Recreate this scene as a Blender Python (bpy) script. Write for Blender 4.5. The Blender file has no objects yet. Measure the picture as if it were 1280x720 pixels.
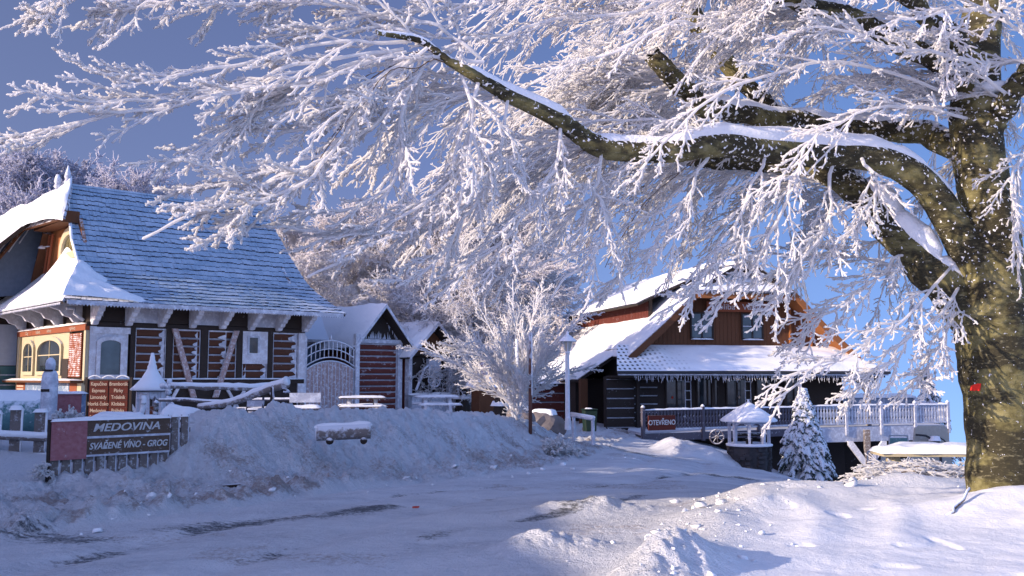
import bpy, bmesh, math, random
import numpy as np
from mathutils import Vector, Matrix
R = math.radians
F = 1200.0; EYE = 1.6; PITCH = R(5.33)
rng = np.random.default_rng(11); random.seed(5)
scene = bpy.context.scene
col = scene.collection

def P(px, py, Y):
    rx = (px-640)/F; rz = (360-py)/F
    yc = math.cos(PITCH)-rz*math.sin(PITCH); zc = math.sin(PITCH)+rz*math.cos(PITCH)
    t = Y/yc
    return Vector((rx*t, Y, EYE+zc*t))

# ------------------------------------------------------------------ noise
def _h(ix, iy, s):
    a = (ix*374761393 + iy*668265263 + s*2147483647) & 0xffffffff
    a = ((a ^ (a >> 13))*1274126177) & 0xffffffff
    return ((a ^ (a >> 16)) & 0xffff)/65535.0
def vn(x, y, s=0):
    x = np.asarray(x, float); y = np.asarray(y, float)
    ix = np.floor(x).astype(np.int64); iy = np.floor(y).astype(np.int64)
    fx = x-ix; fy = y-iy; fx = fx*fx*(3-2*fx); fy = fy*fy*(3-2*fy)
    return ((_h(ix,iy,s)*(1-fx)+_h(ix+1,iy,s)*fx)*(1-fy)+(_h(ix,iy+1,s)*(1-fx)+_h(ix+1,iy+1,s)*fx)*fy)*2-1
def fbm(x, y, o=4, s=0):
    r = 0; a = 1.0; t = 0
    for i in range(o):
        r = r+a*vn(x*2**i+17.3*i, y*2**i-9.1*i, s+i); t += a; a *= .5
    return r/t
def ss(a, b, x):
    t = np.clip((x-a)/(b-a), 0, 1); return t*t*(3-2*t)
def gauss(x, y, cx, cy, sx, sy, a=0):
    c, s = math.cos(a), math.sin(a)
    u = (x-cx)*c+(y-cy)*s; v = -(x-cx)*s+(y-cy)*c
    return np.exp(-(u/sx)**2-(v/sy)**2)
def polydist(x, y, pts):
    """signed distance to a polyline (left side positive) and the running index of the nearest place"""
    best = np.full(np.shape(x), 1e9); sg = np.zeros(np.shape(x)); par = np.zeros(np.shape(x))
    n = len(pts)
    for i in range(n-1):
        ax, ay = pts[i]; bx, by = pts[i+1]; dx, dy = bx-ax, by-ay; L2 = dx*dx+dy*dy
        tr = ((x-ax)*dx+(y-ay)*dy)/L2
        lo = -1e9 if i == 0 else 0; hi = 1e9 if i == n-2 else 1
        t = np.clip(tr, lo, hi)
        d = np.hypot(x-ax-t*dx, y-ay-t*dy)
        s = np.sign(dx*(y-ay)-dy*(x-ax))
        m = d < best
        best = np.where(m, d, best); sg = np.where(m, s, sg); par = np.where(m, i+np.clip(t, 0, 1), par)
    return best*sg, par

# ------------------------------------------------------------------ terrain
FOOT = [(-7.5,5.0),(-4.6,10.4),(-3.6,12.4),(-2.5,15.4),(-0.7,18.4),(0.9,21.5),(2.1,25.0),(2.9,28.5)]
CREST = [0.12,0.10,0.26,0.90,0.92,0.76,0.55,0.35]
EDGE = [(0.3,4.0),(0.9,6.6),(1.25,8.0),(1.95,10.3),(2.9,12.6),(4.6,13.6),(7.0,13.6),(13,13.0)]
def gh(x, y):
    x = np.asarray(x, float); y = np.asarray(y, float)
    z = np.interp(y, [-50,0,11,17,24,30,36,60,120,400], [0,0,0,-.25,-.45,-.55,-.45,-.3,0.5,6])
    drop = .12*np.clip(x-3,0,4)+.25*np.clip(x-7,0,9)+.05*np.clip(x-16,0,60)
    z = z-drop*ss(13,21,y)*np.where(y < 60, 1, np.clip(1-(y-60)/60, 0, 1))
    # left bank and plateau
    s, p = polydist(x, y, FOOT)
    cr = np.interp(p, range(len(CREST)), CREST)
    n1 = fbm(x*1.1, y*1.1, 4, 3)
    w = 2.6+.5*n1
    up = ss(0, w, s+.25*n1)
    plate = .32+.10*fbm(x*.35, y*.35, 3, 8)
    # the plateau fades to the road level in front of the restaurant
    far = ss(27, 31, y)*ss(-1.5, 2.5, x)
    hh = np.where(s < w, cr*up, cr+(plate-cr)*ss(0, 2.4, s-w))
    hh = hh*(1-far)+(z)*far
    left = ss(-.05, .35, s)
    zz = np.where(s > 0, z*(1-up)+hh*up+0.0, z)
    zz = zz+left*.16*gauss(x, y, -4.2, 17.8, .5, .6)+left*.12*gauss(x, y, -5.1, 16.4, .7, .5)-left*.22*gauss(x, y, -6.2, 13.9, 1.4, 1.3)-left*.32*gauss(x, y, -5.2, 14.7, .9, .6)
    zz = zz+left*.45*gauss(x, y, -10.5, 16.5, 3.0, 2.2)
    # icy ploughed step at the foot
    zz = zz+.14*left*(1-ss(.2,1.2,s))*ss(9,11,y)*(1-ss(15,18,y))*(1+.8*vn(x*5,y*5,5))
    # chunky bank surface
    bank = left*(1-ss(3.0, 4.5, s))
    zz = zz+bank*(.12*fbm(x*2.6, y*2.6, 5, 21)+.15*np.abs(fbm(x*5.2, y*5.2, 4, 22))+.05*np.abs(fbm(x*15,y*15,3,23)))
    # right plateau, its windrow and lip
    e, q = polydist(x, y, EDGE)
    e = -e                                       # positive to the right of / below the line
    pl = .08+.05*fbm(x*.5, y*.5, 3, 31)+.05*ss(5,12,y)
    inr = ss(-.9, .55, e+.25*fbm(x*.9, y*.9, 3, 33))
    zz = np.where(x > -1, zz*(1-inr)+pl*inr, zz)
    rid = np.exp(-((e-.1-.3*vn(x*.7,y*.7,40))/.5)**2)
    zz = zz+rid*(.10+.11*vn(x*1.3, y*1.3, 41))*ss(5,7,y)
    rid2 = np.exp(-((e-1.1-.25*vn(x*.6,y*.6,44))/.20)**2)+.7*np.exp(-((e-1.75-.3*vn(x*.5,y*.5,45))/.16)**2)
    zz = zz+rid2*.055*ss(8,9.5,y)*(1-ss(13,14,y))*ss(.6,1.5,x)
    zz = zz+.28*gauss(x,y,1.25,7.55,.34,.6,-.3)*(1+.35*fbm(x*9,y*9,3,50))
    zz = zz+.16*gauss(x,y,.35,9.1,.5,.3,.3)*(1+.5*fbm(x*8,y*8,3,51))+.16*gauss(x,y,.9,12.0,.8,.35,.3)*(1+.5*fbm(x*6,y*6,3,51))
    # drift round the tree foot
    zz = zz+.14*gauss(x,y,5.7,10.9,.9,.7)+.10*gauss(x,y,4.9,10.6,.7,.4)+.13*gauss(x,y,5.6,9.9,.7,.35)+.13*gauss(x,y,6.1,10.9,1.0,.45)
    # bank in front of the terrace
    b2, q2 = polydist(x, y, [(3.6,31.3),(4.6,30.2),(6.3,29.5),(8.2,29.2),(10.5,28.6)])
    zz = zz+.62*np.exp(-((b2-1.0)/1.1)**2)*ss(4.4,5.4,x+.2*n1)*(1-ss(7.0,8.8,x))*(.75+.35*vn(x*1.1,y*1.1,62))*(1+.3*fbm(x*2,y*2,4,60))
    zz = zz+.15*gauss(x,y,11,25.0,2,1.3)
    zz = zz-.55*gauss(x,y,7.4,30.0,1.3,1.2)-1.5*ss(8.6,11.0,x)*ss(20,26,y)*(1-ss(60,80,y))
    # the mountain side falls away beyond the terrace
    zz = zz-np.clip((y-47)*.9,0,150)*ss(.18,.30,x/np.maximum(y,1))*ss(47,60,y)
    # road ruts
    road = (1-left)*(1-inr)*(1-ss(27,30,y))
    rs = s+.5*vn(x*.15, y*.15, 70)
    zz = zz-road*.045*(np.exp(-((rs+1.3)/.22)**2)+np.exp(-((rs+2.8)/.22)**2))
    # trampled unevenness everywhere
    zz = zz+.022*fbm(x*1.7, y*1.7, 4, 80)+.012*fbm(x*6.5, y*6.5, 4, 81)*(1-.3*inr)+.010*road*np.abs(fbm(x*3.0+y*1.2, y*9-x*3.5, 3, 83))
    fp = vn(x*2.3, y*2.3, 85); zz = zz-inr*.026*ss(.62,.85,fp)
    # the far hillside that carries the wood on the left
    zz = zz+ss(45,120,y)*ss(10,-60,x)*9
    zz = zz+ss(-14,-60,x)*3
    return zz
def G(x, y): return float(gh(np.array([x]), np.array([y]))[0])

def mesh_from(name, V, Fq, mats, parent=None, smooth=True, midx=None, loc=None):
    me = bpy.data.meshes.new(name)
    V = np.asarray(V, np.float32); Fq = np.asarray(Fq, np.int32)
    me.vertices.add(len(V)); me.vertices.foreach_set('co', V.ravel())
    n, k = Fq.shape
    me.loops.add(n*k); me.loops.foreach_set('vertex_index', Fq.ravel())
    me.polygons.add(n); me.polygons.foreach_set('loop_start', np.arange(0, n*k, k, dtype=np.int32))
    me.polygons.foreach_set('loop_total', np.full(n, k, np.int32))
    if midx is not None: me.polygons.foreach_set('material_index', np.asarray(midx, np.int32))
    me.update(calc_edges=True)
    if smooth: me.polygons.foreach_set('use_smooth', np.ones(n, bool))
    for m in (mats if isinstance(mats, (list, tuple)) else [mats]): me.materials.append(m)
    o = bpy.data.objects.new(name, me); col.objects.link(o)
    if parent is not None: o.parent = parent
    return o
def tag(o, label=None, cat=None, group=None, kind=None):
    if label: o['label'] = label
    if cat: o['category'] = cat
    if group: o['group'] = group
    if kind: o['kind'] = kind
    return o
def thing(name, label, cat, loc=(0,0,0), rz=0, group=None):
    o = bpy.data.objects.new(name, None); col.objects.link(o); o.location = loc; o.rotation_euler = (0,0,rz)
    o.empty_display_size = .2
    return tag(o, label, cat, group)
def dup(root, loc=None, rz=None, label=None, group=None, sc=None):
    r = root.copy(); col.objects.link(r)
    if loc is not None: r.location = loc
    if rz is not None: r.rotation_euler = (0,0,rz)
    if sc is not None: r.scale = (sc,sc,sc)
    if label: r['label'] = label
    if group: r['group'] = group
    def rec(a, b):
        for ch in list(a.children):
            c = ch.copy(); col.objects.link(c); c.parent = b; rec(ch, c)
    rec(root, r)
    return r

# ------------------------------------------------------------------ materials
def mat(name, build):
    m = bpy.data.materials.new(name); m.use_nodes = True
    nt = m.node_tree; b = nt.nodes['Principled BSDF']
    build(nt, b); return m
def N(nt, t, **kw):
    n = nt.nodes.new(t)
    for k, v in kw.items(): setattr(n, k, v)
    return n
def tex(nt, scale, detail=4, rough=.6, sc=(1,1,1), coord='Object', dist=0):
    tc = N(nt, 'ShaderNodeTexCoord'); mp = N(nt, 'ShaderNodeMapping'); mp.inputs['Scale'].default_value = sc
    nz = N(nt, 'ShaderNodeTexNoise'); nz.inputs['Scale'].default_value = scale; nz.inputs['Detail'].default_value = detail
    nz.inputs['Roughness'].default_value = rough; nz.inputs['Distortion'].default_value = dist
    nt.links.new(tc.outputs[coord], mp.inputs[0]); nt.links.new(mp.outputs[0], nz.inputs['Vector'])
    return nz.outputs['Fac']
def ramp(nt, fac, stops, mode='LINEAR'):
    r = N(nt, 'ShaderNodeValToRGB'); r.color_ramp.interpolation = mode
    e = r.color_ramp.elements
    while len(e) < len(stops): e.new(.5)
    for i, (p, c) in enumerate(stops):
        e[i].position = p; e[i].color = (c[0], c[1], c[2], 1) if isinstance(c, tuple) else (c, c, c, 1)
    nt.links.new(fac, r.inputs[0]); return r.outputs[0]
def mixc(nt, fac, a, b):
    m = N(nt, 'ShaderNodeMix', data_type='RGBA')
    for sock, v in ((m.inputs[0], fac), (m.inputs[6], a), (m.inputs[7], b)):
        if isinstance(v, (float, int)): sock.default_value = v
        elif isinstance(v, tuple): sock.default_value = (v[0], v[1], v[2], 1)
        else: nt.links.new(v, sock)
    return m.outputs[2]
def mth(nt, op, a, b=0.0):
    m = N(nt, 'ShaderNodeMath', operation=op); m.use_clamp = False
    for sock, v in ((m.inputs[0], a), (m.inputs[1], b)):
        if isinstance(v, (float, int)): sock.default_value = v
        else: nt.links.new(v, sock)
    return m.outputs[0]
def bump(nt, b, h, dist=.02, st=1.0):
    n = N(nt, 'ShaderNodeBump'); n.inputs['Distance'].default_value = dist; n.inputs['Strength'].default_value = st
    nt.links.new(h, n.inputs['Height']); nt.links.new(n.outputs[0], b.inputs['Normal'])
def nz_up(nt):
    g = N(nt, 'ShaderNodeNewGeometry'); s = N(nt, 'ShaderNodeSeparateXYZ'); nt.links.new(g.outputs['Normal'], s.inputs[0]); return s.outputs[2]
def setc(nt, b, c, rough=.8):
    if isinstance(c, tuple): b.inputs['Base Color'].default_value = (c[0], c[1], c[2], 1)
    else: nt.links.new(c, b.inputs['Base Color'])
    b.inputs['Roughness'].default_value = rough; b.inputs['Specular IOR Level'].default_value = .25

SNOW = (.80,.82,.86)
def m_snow(nt, b):
    n = tex(nt, 9, 6, .65); c = mixc(nt, n, (.76,.79,.85), (.84,.85,.88)); setc(nt, b, c, .75)
    n2 = tex(nt, 26, 5, .7); bump(nt, b, mth(nt, 'ADD', mth(nt,'MULTIPLY',n,1.5), n2), .02, .7)
    b.inputs['Subsurface Weight'].default_value = 0
def glow(nt, b, c, k):
    """rime crystals pass some of the light on"""
    tr = N(nt,'ShaderNodeBsdfTranslucent'); mx = N(nt,'ShaderNodeMixShader'); mx.inputs[0].default_value = k
    nt.links.new(c, tr.inputs[0]); out = nt.nodes['Material Output']
    nt.links.new(b.outputs[0], mx.inputs[1]); nt.links.new(tr.outputs[0], mx.inputs[2]); nt.links.new(mx.outputs[0], out.inputs[0])
def m_frost(nt, b):
    n = tex(nt, 55, 3, .6); up = nz_up(nt)
    f = ramp(nt, tex(nt, 9, 3, .6), [(.70,0.0),(.78,1.0)])
    low = ramp(nt, up, [(.30,1.0),(.55,0.0)])            # the twig's wood shows on some undersides
    c = mixc(nt, n, (.84,.84,.86), (.92,.91,.91))
    c = mixc(nt, mth(nt,'MULTIPLY',f,low), c, (.16,.10,.07)); setc(nt, b, c, .7); bump(nt, b, n, .012, .8); glow(nt, b, mixc(nt,.0,c,c), .55)
def m_farfrost(nt, b):
    n = tex(nt, 1.1, 3, .6); c = mixc(nt, ramp(nt, n, [(.35,0.0),(.65,1.0)]), (.84,.82,.84), (.93,.92,.93))
    setc(nt, b, c, .8); glow(nt, b, c, .65)
def m_bark(nt, b):
    n = tex(nt, 5, 6, .65); n2 = tex(nt, 1.7, 4, .6, (1,1,2.2)); up = nz_up(nt); sp = tex(nt, 16, 3, .55)
    n5 = tex(nt, 11, 5, .7, (1,1,2.6))
    c = ramp(nt, n, [(.30,(.035,.028,.010)),(.48,(.14,.125,.052)),(.62,(.205,.185,.085)),(.78,(.27,.25,.15))])
    c = mixc(nt, ramp(nt, n2, [(.47,1.0),(.57,0.0)]), c, (.036,.032,.018))
    c = mixc(nt, mth(nt,'MULTIPLY',ramp(nt, n5, [(.56,0.0),(.64,1.0)]),.7), c, (.22,.20,.12))
    upn = mth(nt, 'ADD', up, mth(nt,'MULTIPLY',mth(nt,'SUBTRACT',sp,.5),1.6))
    snow = ramp(nt, upn, [(.58,0.0),(.66,1.0)])
    g = N(nt,'ShaderNodeNewGeometry'); s3 = N(nt,'ShaderNodeSeparateXYZ'); nt.links.new(g.outputs['Position'], s3.inputs[0])
    hi = ramp(nt, mth(nt,'MULTIPLY',s3.outputs[2],.1), [(.20,0.0),(.30,.06),(.5,.11)])
    patch = ramp(nt, tex(nt, 2.2, 3, .6), [(.40,0.0),(.62,1.0)])
    dots = ramp(nt, mth(nt,'ADD',tex(nt, 24, 2, .5), mth(nt,'MULTIPLY',hi,mth(nt,'ADD',patch,.15))), [(.69,0.0),(.71,1.0)])
    c = mixc(nt, mth(nt,'MAXIMUM',snow,dots), c, (.83,.84,.87)); setc(nt, b, c, .85)
    bump(nt, b, mth(nt,'ADD',mth(nt,'ADD',n,n5),mth(nt,'MULTIPLY',mth(nt,'MAXIMUM',snow,dots),1.5)), .03, .8)
def wood(c1, c2, frost=.35, planks=None, sc=(1,1,8), fs=6, rough=.8):
    """timber with grain along the axis whose scale is smallest, dusted with rime"""
    def f(nt, b):
        g = tex(nt, 7, 5, .6, sc); c = mixc(nt, g, c1, c2)
        n = tex(nt, fs, 5, .7)
        up = nz_up(nt)
        k = mth(nt,'ADD', n, mth(nt,'MULTIPLY',mth(nt,'MAXIMUM',up,0.0),.45))
        fr = ramp(nt, k, [(.72-frost*.5,0.0),(.90-frost*.5,1.0)])
        c = mixc(nt, mth(nt,'MULTIPLY',fr,.9), c, (.66,.69,.76)); setc(nt, b, c, rough); bump(nt, b, mth(nt,'ADD',g,fr), .006, .6)
    return f
def m_shingle(nt, b):
    a = tex(nt, 4, 5, .75, (9,.6,.6)); a2 = tex(nt, 1.3, 3, .6); 
    c = mixc(nt, ramp(nt, a, [(.3,0.0),(.7,1.0)]), (.17,.26,.38), (.40,.51,.62))
    c = mixc(nt, ramp(nt, a2, [(.42,0.0),(.72,.75)]), c, (.52,.60,.70))
    tc = N(nt,'ShaderNodeTexCoord'); s = N(nt,'ShaderNodeSeparateXYZ'); nt.links.new(tc.outputs['Object'], s.inputs[0])
    # drifted snow on the low left corner of the slope
    k = mth(nt,'ADD', mth(nt,'MULTIPLY',s.outputs[0],.8), mth(nt,'MULTIPLY',mth(nt,'SUBTRACT',s.outputs[2],3.5),1.1))
    k = mth(nt,'ADD', k, mth(nt,'MULTIPLY',tex(nt, 2.5, 4, .7),1.2))
    c = mixc(nt, ramp(nt, mth(nt,'MULTIPLY',k,.25), [(.25,1.0),(.42,0.0)]), c, SNOW)
    # and along the low right
    k2 = mth(nt,'ADD', mth(nt,'MULTIPLY',mth(nt,'SUBTRACT',8.2,s.outputs[0]),.5), mth(nt,'MULTIPLY',mth(nt,'SUBTRACT',s.outputs[2],3.4),1.0))
    k2 = mth(nt,'ADD', k2, mth(nt,'MULTIPLY',tex(nt, 3.1, 4, .7, (.5,1,1)),1.6))
    c = mixc(nt, ramp(nt, mth(nt,'MULTIPLY',k2,.25), [(.36,.75),(.55,0.0)]), c, (.66,.71,.80))
    setc(nt, b, c, .7); bump(nt, b, a, .01, .6)
def m_ground(nt, b):
    at = N(nt,'ShaderNodeAttribute', attribute_name='mask'); s = N(nt,'ShaderNodeSeparateColor'); nt.links.new(at.outputs['Color'], s.inputs[0])
    n = tex(nt, 3.0, 6, .7, coord='Object'); nf = tex(nt, 22, 5, .7); nm = tex(nt, 7.5, 5, .75, (.55,1.7,1)); vf = tex(nt, 60, 3, .6)
    big = tex(nt, .5, 3, .5); nb = tex(nt, 9, 4, .7, (1,1,.35))
    c = mixc(nt, n, (.70,.73,.80), (.84,.85,.88)); c = mixc(nt, mth(nt,'MULTIPLY',big,.35), c, (.66,.70,.80))
    # r: bare road showing through; g: brown dirt; b: gritty grey trodden snow with fine relief shade painted in
    ra = ramp(nt, mth(nt,'ADD', mth(nt,'MULTIPLY',s.outputs[0],.34), mth(nt,'ADD',mth(nt,'MULTIPLY',nm,.42),mth(nt,'MULTIPLY',nf,.40))), [(.60,0.0),(.70,.88)])
    da = ramp(nt, mth(nt,'ADD', mth(nt,'MULTIPLY',s.outputs[1],.45), mth(nt,'ADD',mth(nt,'MULTIPLY',nf,.45),mth(nt,'MULTIPLY',nb,.35))), [(.58,0.0),(.74,.75)])
    ga = mth(nt,'MULTIPLY', s.outputs[2], ramp(nt, mth(nt,'ADD',mth(nt,'MULTIPLY',nm,.6),mth(nt,'MULTIPLY',nf,.4)), [(.38,.10),(.62,.85)]))
    c = mixc(nt, ga, c, (.40,.42,.48)); c = mixc(nt, da, c, (.29,.21,.18)); c = mixc(nt, ra, c, (.060,.068,.082))
    setc(nt, b, c, .65)
    h = mth(nt,'ADD', mth(nt,'ADD', mth(nt,'MULTIPLY',n,.8), mth(nt,'MULTIPLY',nf,.9)), mth(nt,'MULTIPLY',vf,.35))
    bump(nt, b, mth(nt,'SUBTRACT',h,mth(nt,'MULTIPLY',ra,.7)), .09, 1.0); nt.links.new(at.outputs['Alpha'], [q for q in nt.nodes if q.type=='BUMP'][0].inputs['Strength'])
def plain(c, rough=.7, metal=0.0, nsc=8, var=.25, bd=.004):
    def f(nt, b):
        n = tex(nt, nsc, 4, .6); d = tuple(x*(1-var) for x in c); l = tuple(min(1,x*(1+var)) for x in c)
        setc(nt, b, mixc(nt, n, d, l), rough); b.inputs['Metallic'].default_value = metal; bump(nt, b, n, bd, .5)
    return f
def m_glass(nt, b):
    n = tex(nt, 2.2, 3, .5); setc(nt, b, ramp(nt, n, [(.3,(.01,.012,.016)),(.7,(.05,.065,.08))]), .08)
    b.inputs['Specular IOR Level'].default_value = .6
def m_glass_warm(nt, b):
    n = tex(nt, 3.2, 3, .5); setc(nt, b, ramp(nt, n, [(.35,(.05,.045,.025)),(.65,(.22,.19,.09))]), .1)
    b.inputs['Specular IOR Level'].default_value = .6
def m_tiles_snow(nt, b):
    """snow on a tiled roof, tiles showing through in rows where it has slid off"""
    tc = N(nt,'ShaderNodeTexCoord'); s = N(nt,'ShaderNodeSeparateXYZ'); nt.links.new(tc.outputs['Object'], s.inputs[0])
    wx = N(nt,'ShaderNodeTexWave', wave_type='BANDS', bands_direction='X'); wx.inputs['Scale'].default_value = 1.45; nt.links.new(tc.outputs['Object'], wx.inputs[0])
    wy = N(nt,'ShaderNodeTexWave', wave_type='BANDS', bands_direction='Y'); wy.inputs['Scale'].default_value = 1.25; nt.links.new(tc.outputs['Object'], wy.inputs[0])
    k = mth(nt,'MULTIPLY', ramp(nt, wx.outputs['Fac'], [(.5,0.0),(.7,1.0)]), ramp(nt, wy.outputs['Fac'], [(.45,0.0),(.65,1.0)]))
    area = ramp(nt, mth(nt,'ADD', mth(nt,'MULTIPLY',mth(nt,'ADD',s.outputs[0],5.6),.16), mth(nt,'MULTIPLY',tex(nt, .9, 3, .6),.7)), [(.42,1.0),(.72,0.0)])
    n = tex(nt, 6, 4, .6)
    c = mixc(nt, mth(nt,'MULTIPLY',k,area), mixc(nt, n, (.76,.78,.83), (.84,.85,.88)), (.05,.045,.05)); setc(nt, b, c, .7); bump(nt, b, n, .02, .5)
def m_spruce(nt, b):
    n = tex(nt, 14, 4, .7); up = nz_up(nt); k = mth(nt,'ADD', n, mth(nt,'MULTIPLY',up,.30))
    c = mixc(nt, ramp(nt, k, [(.40,0.0),(.58,1.0)]), (.035,.05,.035), (.74,.77,.82)); setc(nt, b, c, .8); bump(nt, b, n, .03, 1)
def m_hazefrost(nt, b):  # distance haze is mixed into this frost colour as a lavender-blue tint
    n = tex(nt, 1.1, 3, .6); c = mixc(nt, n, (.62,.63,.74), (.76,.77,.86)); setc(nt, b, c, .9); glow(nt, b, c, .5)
M = {}
for k, f in dict(
    snow=m_snow, frost=m_frost, far_frost=m_farfrost, haze_frost=m_hazefrost, bark=m_bark, shingle=m_shingle, ground=m_ground, glass=m_glass, warm_glass=m_glass_warm,
    tiles=m_tiles_snow, spruce=m_spruce,
    butt=wood((.03,.035,.055),(.07,.08,.11),.30,sc=(3,3,3),fs=5), dark_timber=wood((.018,.013,.011),(.045,.034,.030),.12), 
    red_log=wood((.055,.022,.013),(.105,.040,.022),.10,sc=(1,1,10)), white_timber=wood((.40,.40,.45),(.56,.56,.61),.55,sc=(3,3,3)),
    brace=wood((.22,.13,.12),(.42,.34,.34),.42,sc=(3,3,3),fs=12), cream=wood((.36,.31,.20),(.48,.42,.29),.12,sc=(3,3,3)),
    red_paint=wood((.19,.05,.022),(.26,.08,.035),.12,sc=(1,1,6)), brown_wood=wood((.075,.030,.014),(.15,.062,.028),.10,sc=(8,1,1)),
    orange_wood=wood((.20,.075,.025),(.34,.13,.045),.05,sc=(8,1,1)), dark_red=wood((.085,.022,.018),(.15,.04,.03),.20,sc=(1,1,8)),
    grey_wood=wood((.10,.085,.08),(.20,.17,.16),.38,sc=(2,2,2),fs=11), sign_wood=wood((.065,.043,.033),(.13,.09,.068),.24,sc=(1,8,8),fs=14),
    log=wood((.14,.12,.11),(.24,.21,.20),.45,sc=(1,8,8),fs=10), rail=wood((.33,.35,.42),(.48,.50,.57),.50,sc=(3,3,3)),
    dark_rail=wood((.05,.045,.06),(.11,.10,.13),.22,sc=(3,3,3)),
    letter=plain((.50,.51,.53), .8, var=.4, nsc=20), cream_letter=plain((.42,.33,.26), .8, var=.4, nsc=18), menu_red=wood((.075,.014,.010),(.11,.022,.014),.06,sc=(1,8,8)),
    stone=plain((.045,.042,.045), .85, nsc=3.5, var=.9, bd=.05), pale_stone=plain((.16,.14,.14), .85, nsc=4, var=.6, bd=.04),
    metal=plain((.34,.36,.40), .5, .3), dark_metal=plain((.05,.05,.055), .5, .4), lamp_white=wood((.50,.52,.56),(.62,.64,.68),.55,sc=(3,3,3)),
    green=plain((.008,.022,.016), .6), teal=plain((.05,.12,.13), .6, nsc=3, var=.4), car=plain((.018,.028,.045), .35), frosted=wood((.30,.29,.26),(.46,.44,.38),.28,sc=(2,2,2)),
    pink=wood((.20,.045,.05),(.40,.20,.22),.26,sc=(2,2,2),fs=4), sign_blue=wood((.05,.12,.16),(.16,.30,.28),.30,sc=(2,2,2),fs=9), red_mark=plain((.72,.03,.02), .7),
    blue_panel=wood((.10,.16,.26),(.18,.24,.34),.40,sc=(2,2,2),fs=5), asphalt=plain((.05,.05,.06), .8), pole=wood((.10,.045,.035),(.17,.08,.06),.15,sc=(3,3,1)),
    far_wall=plain((.30,.34,.42), .9, var=.12), twig_brown=wood((.10,.06,.035),(.19,.12,.07),.25,sc=(1,1,1),fs=18), ember=plain((.45,.05,.03), .6), lattice=plain((.10,.13,.18), .8),
).items(): M[k] = mat(k, f)

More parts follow.
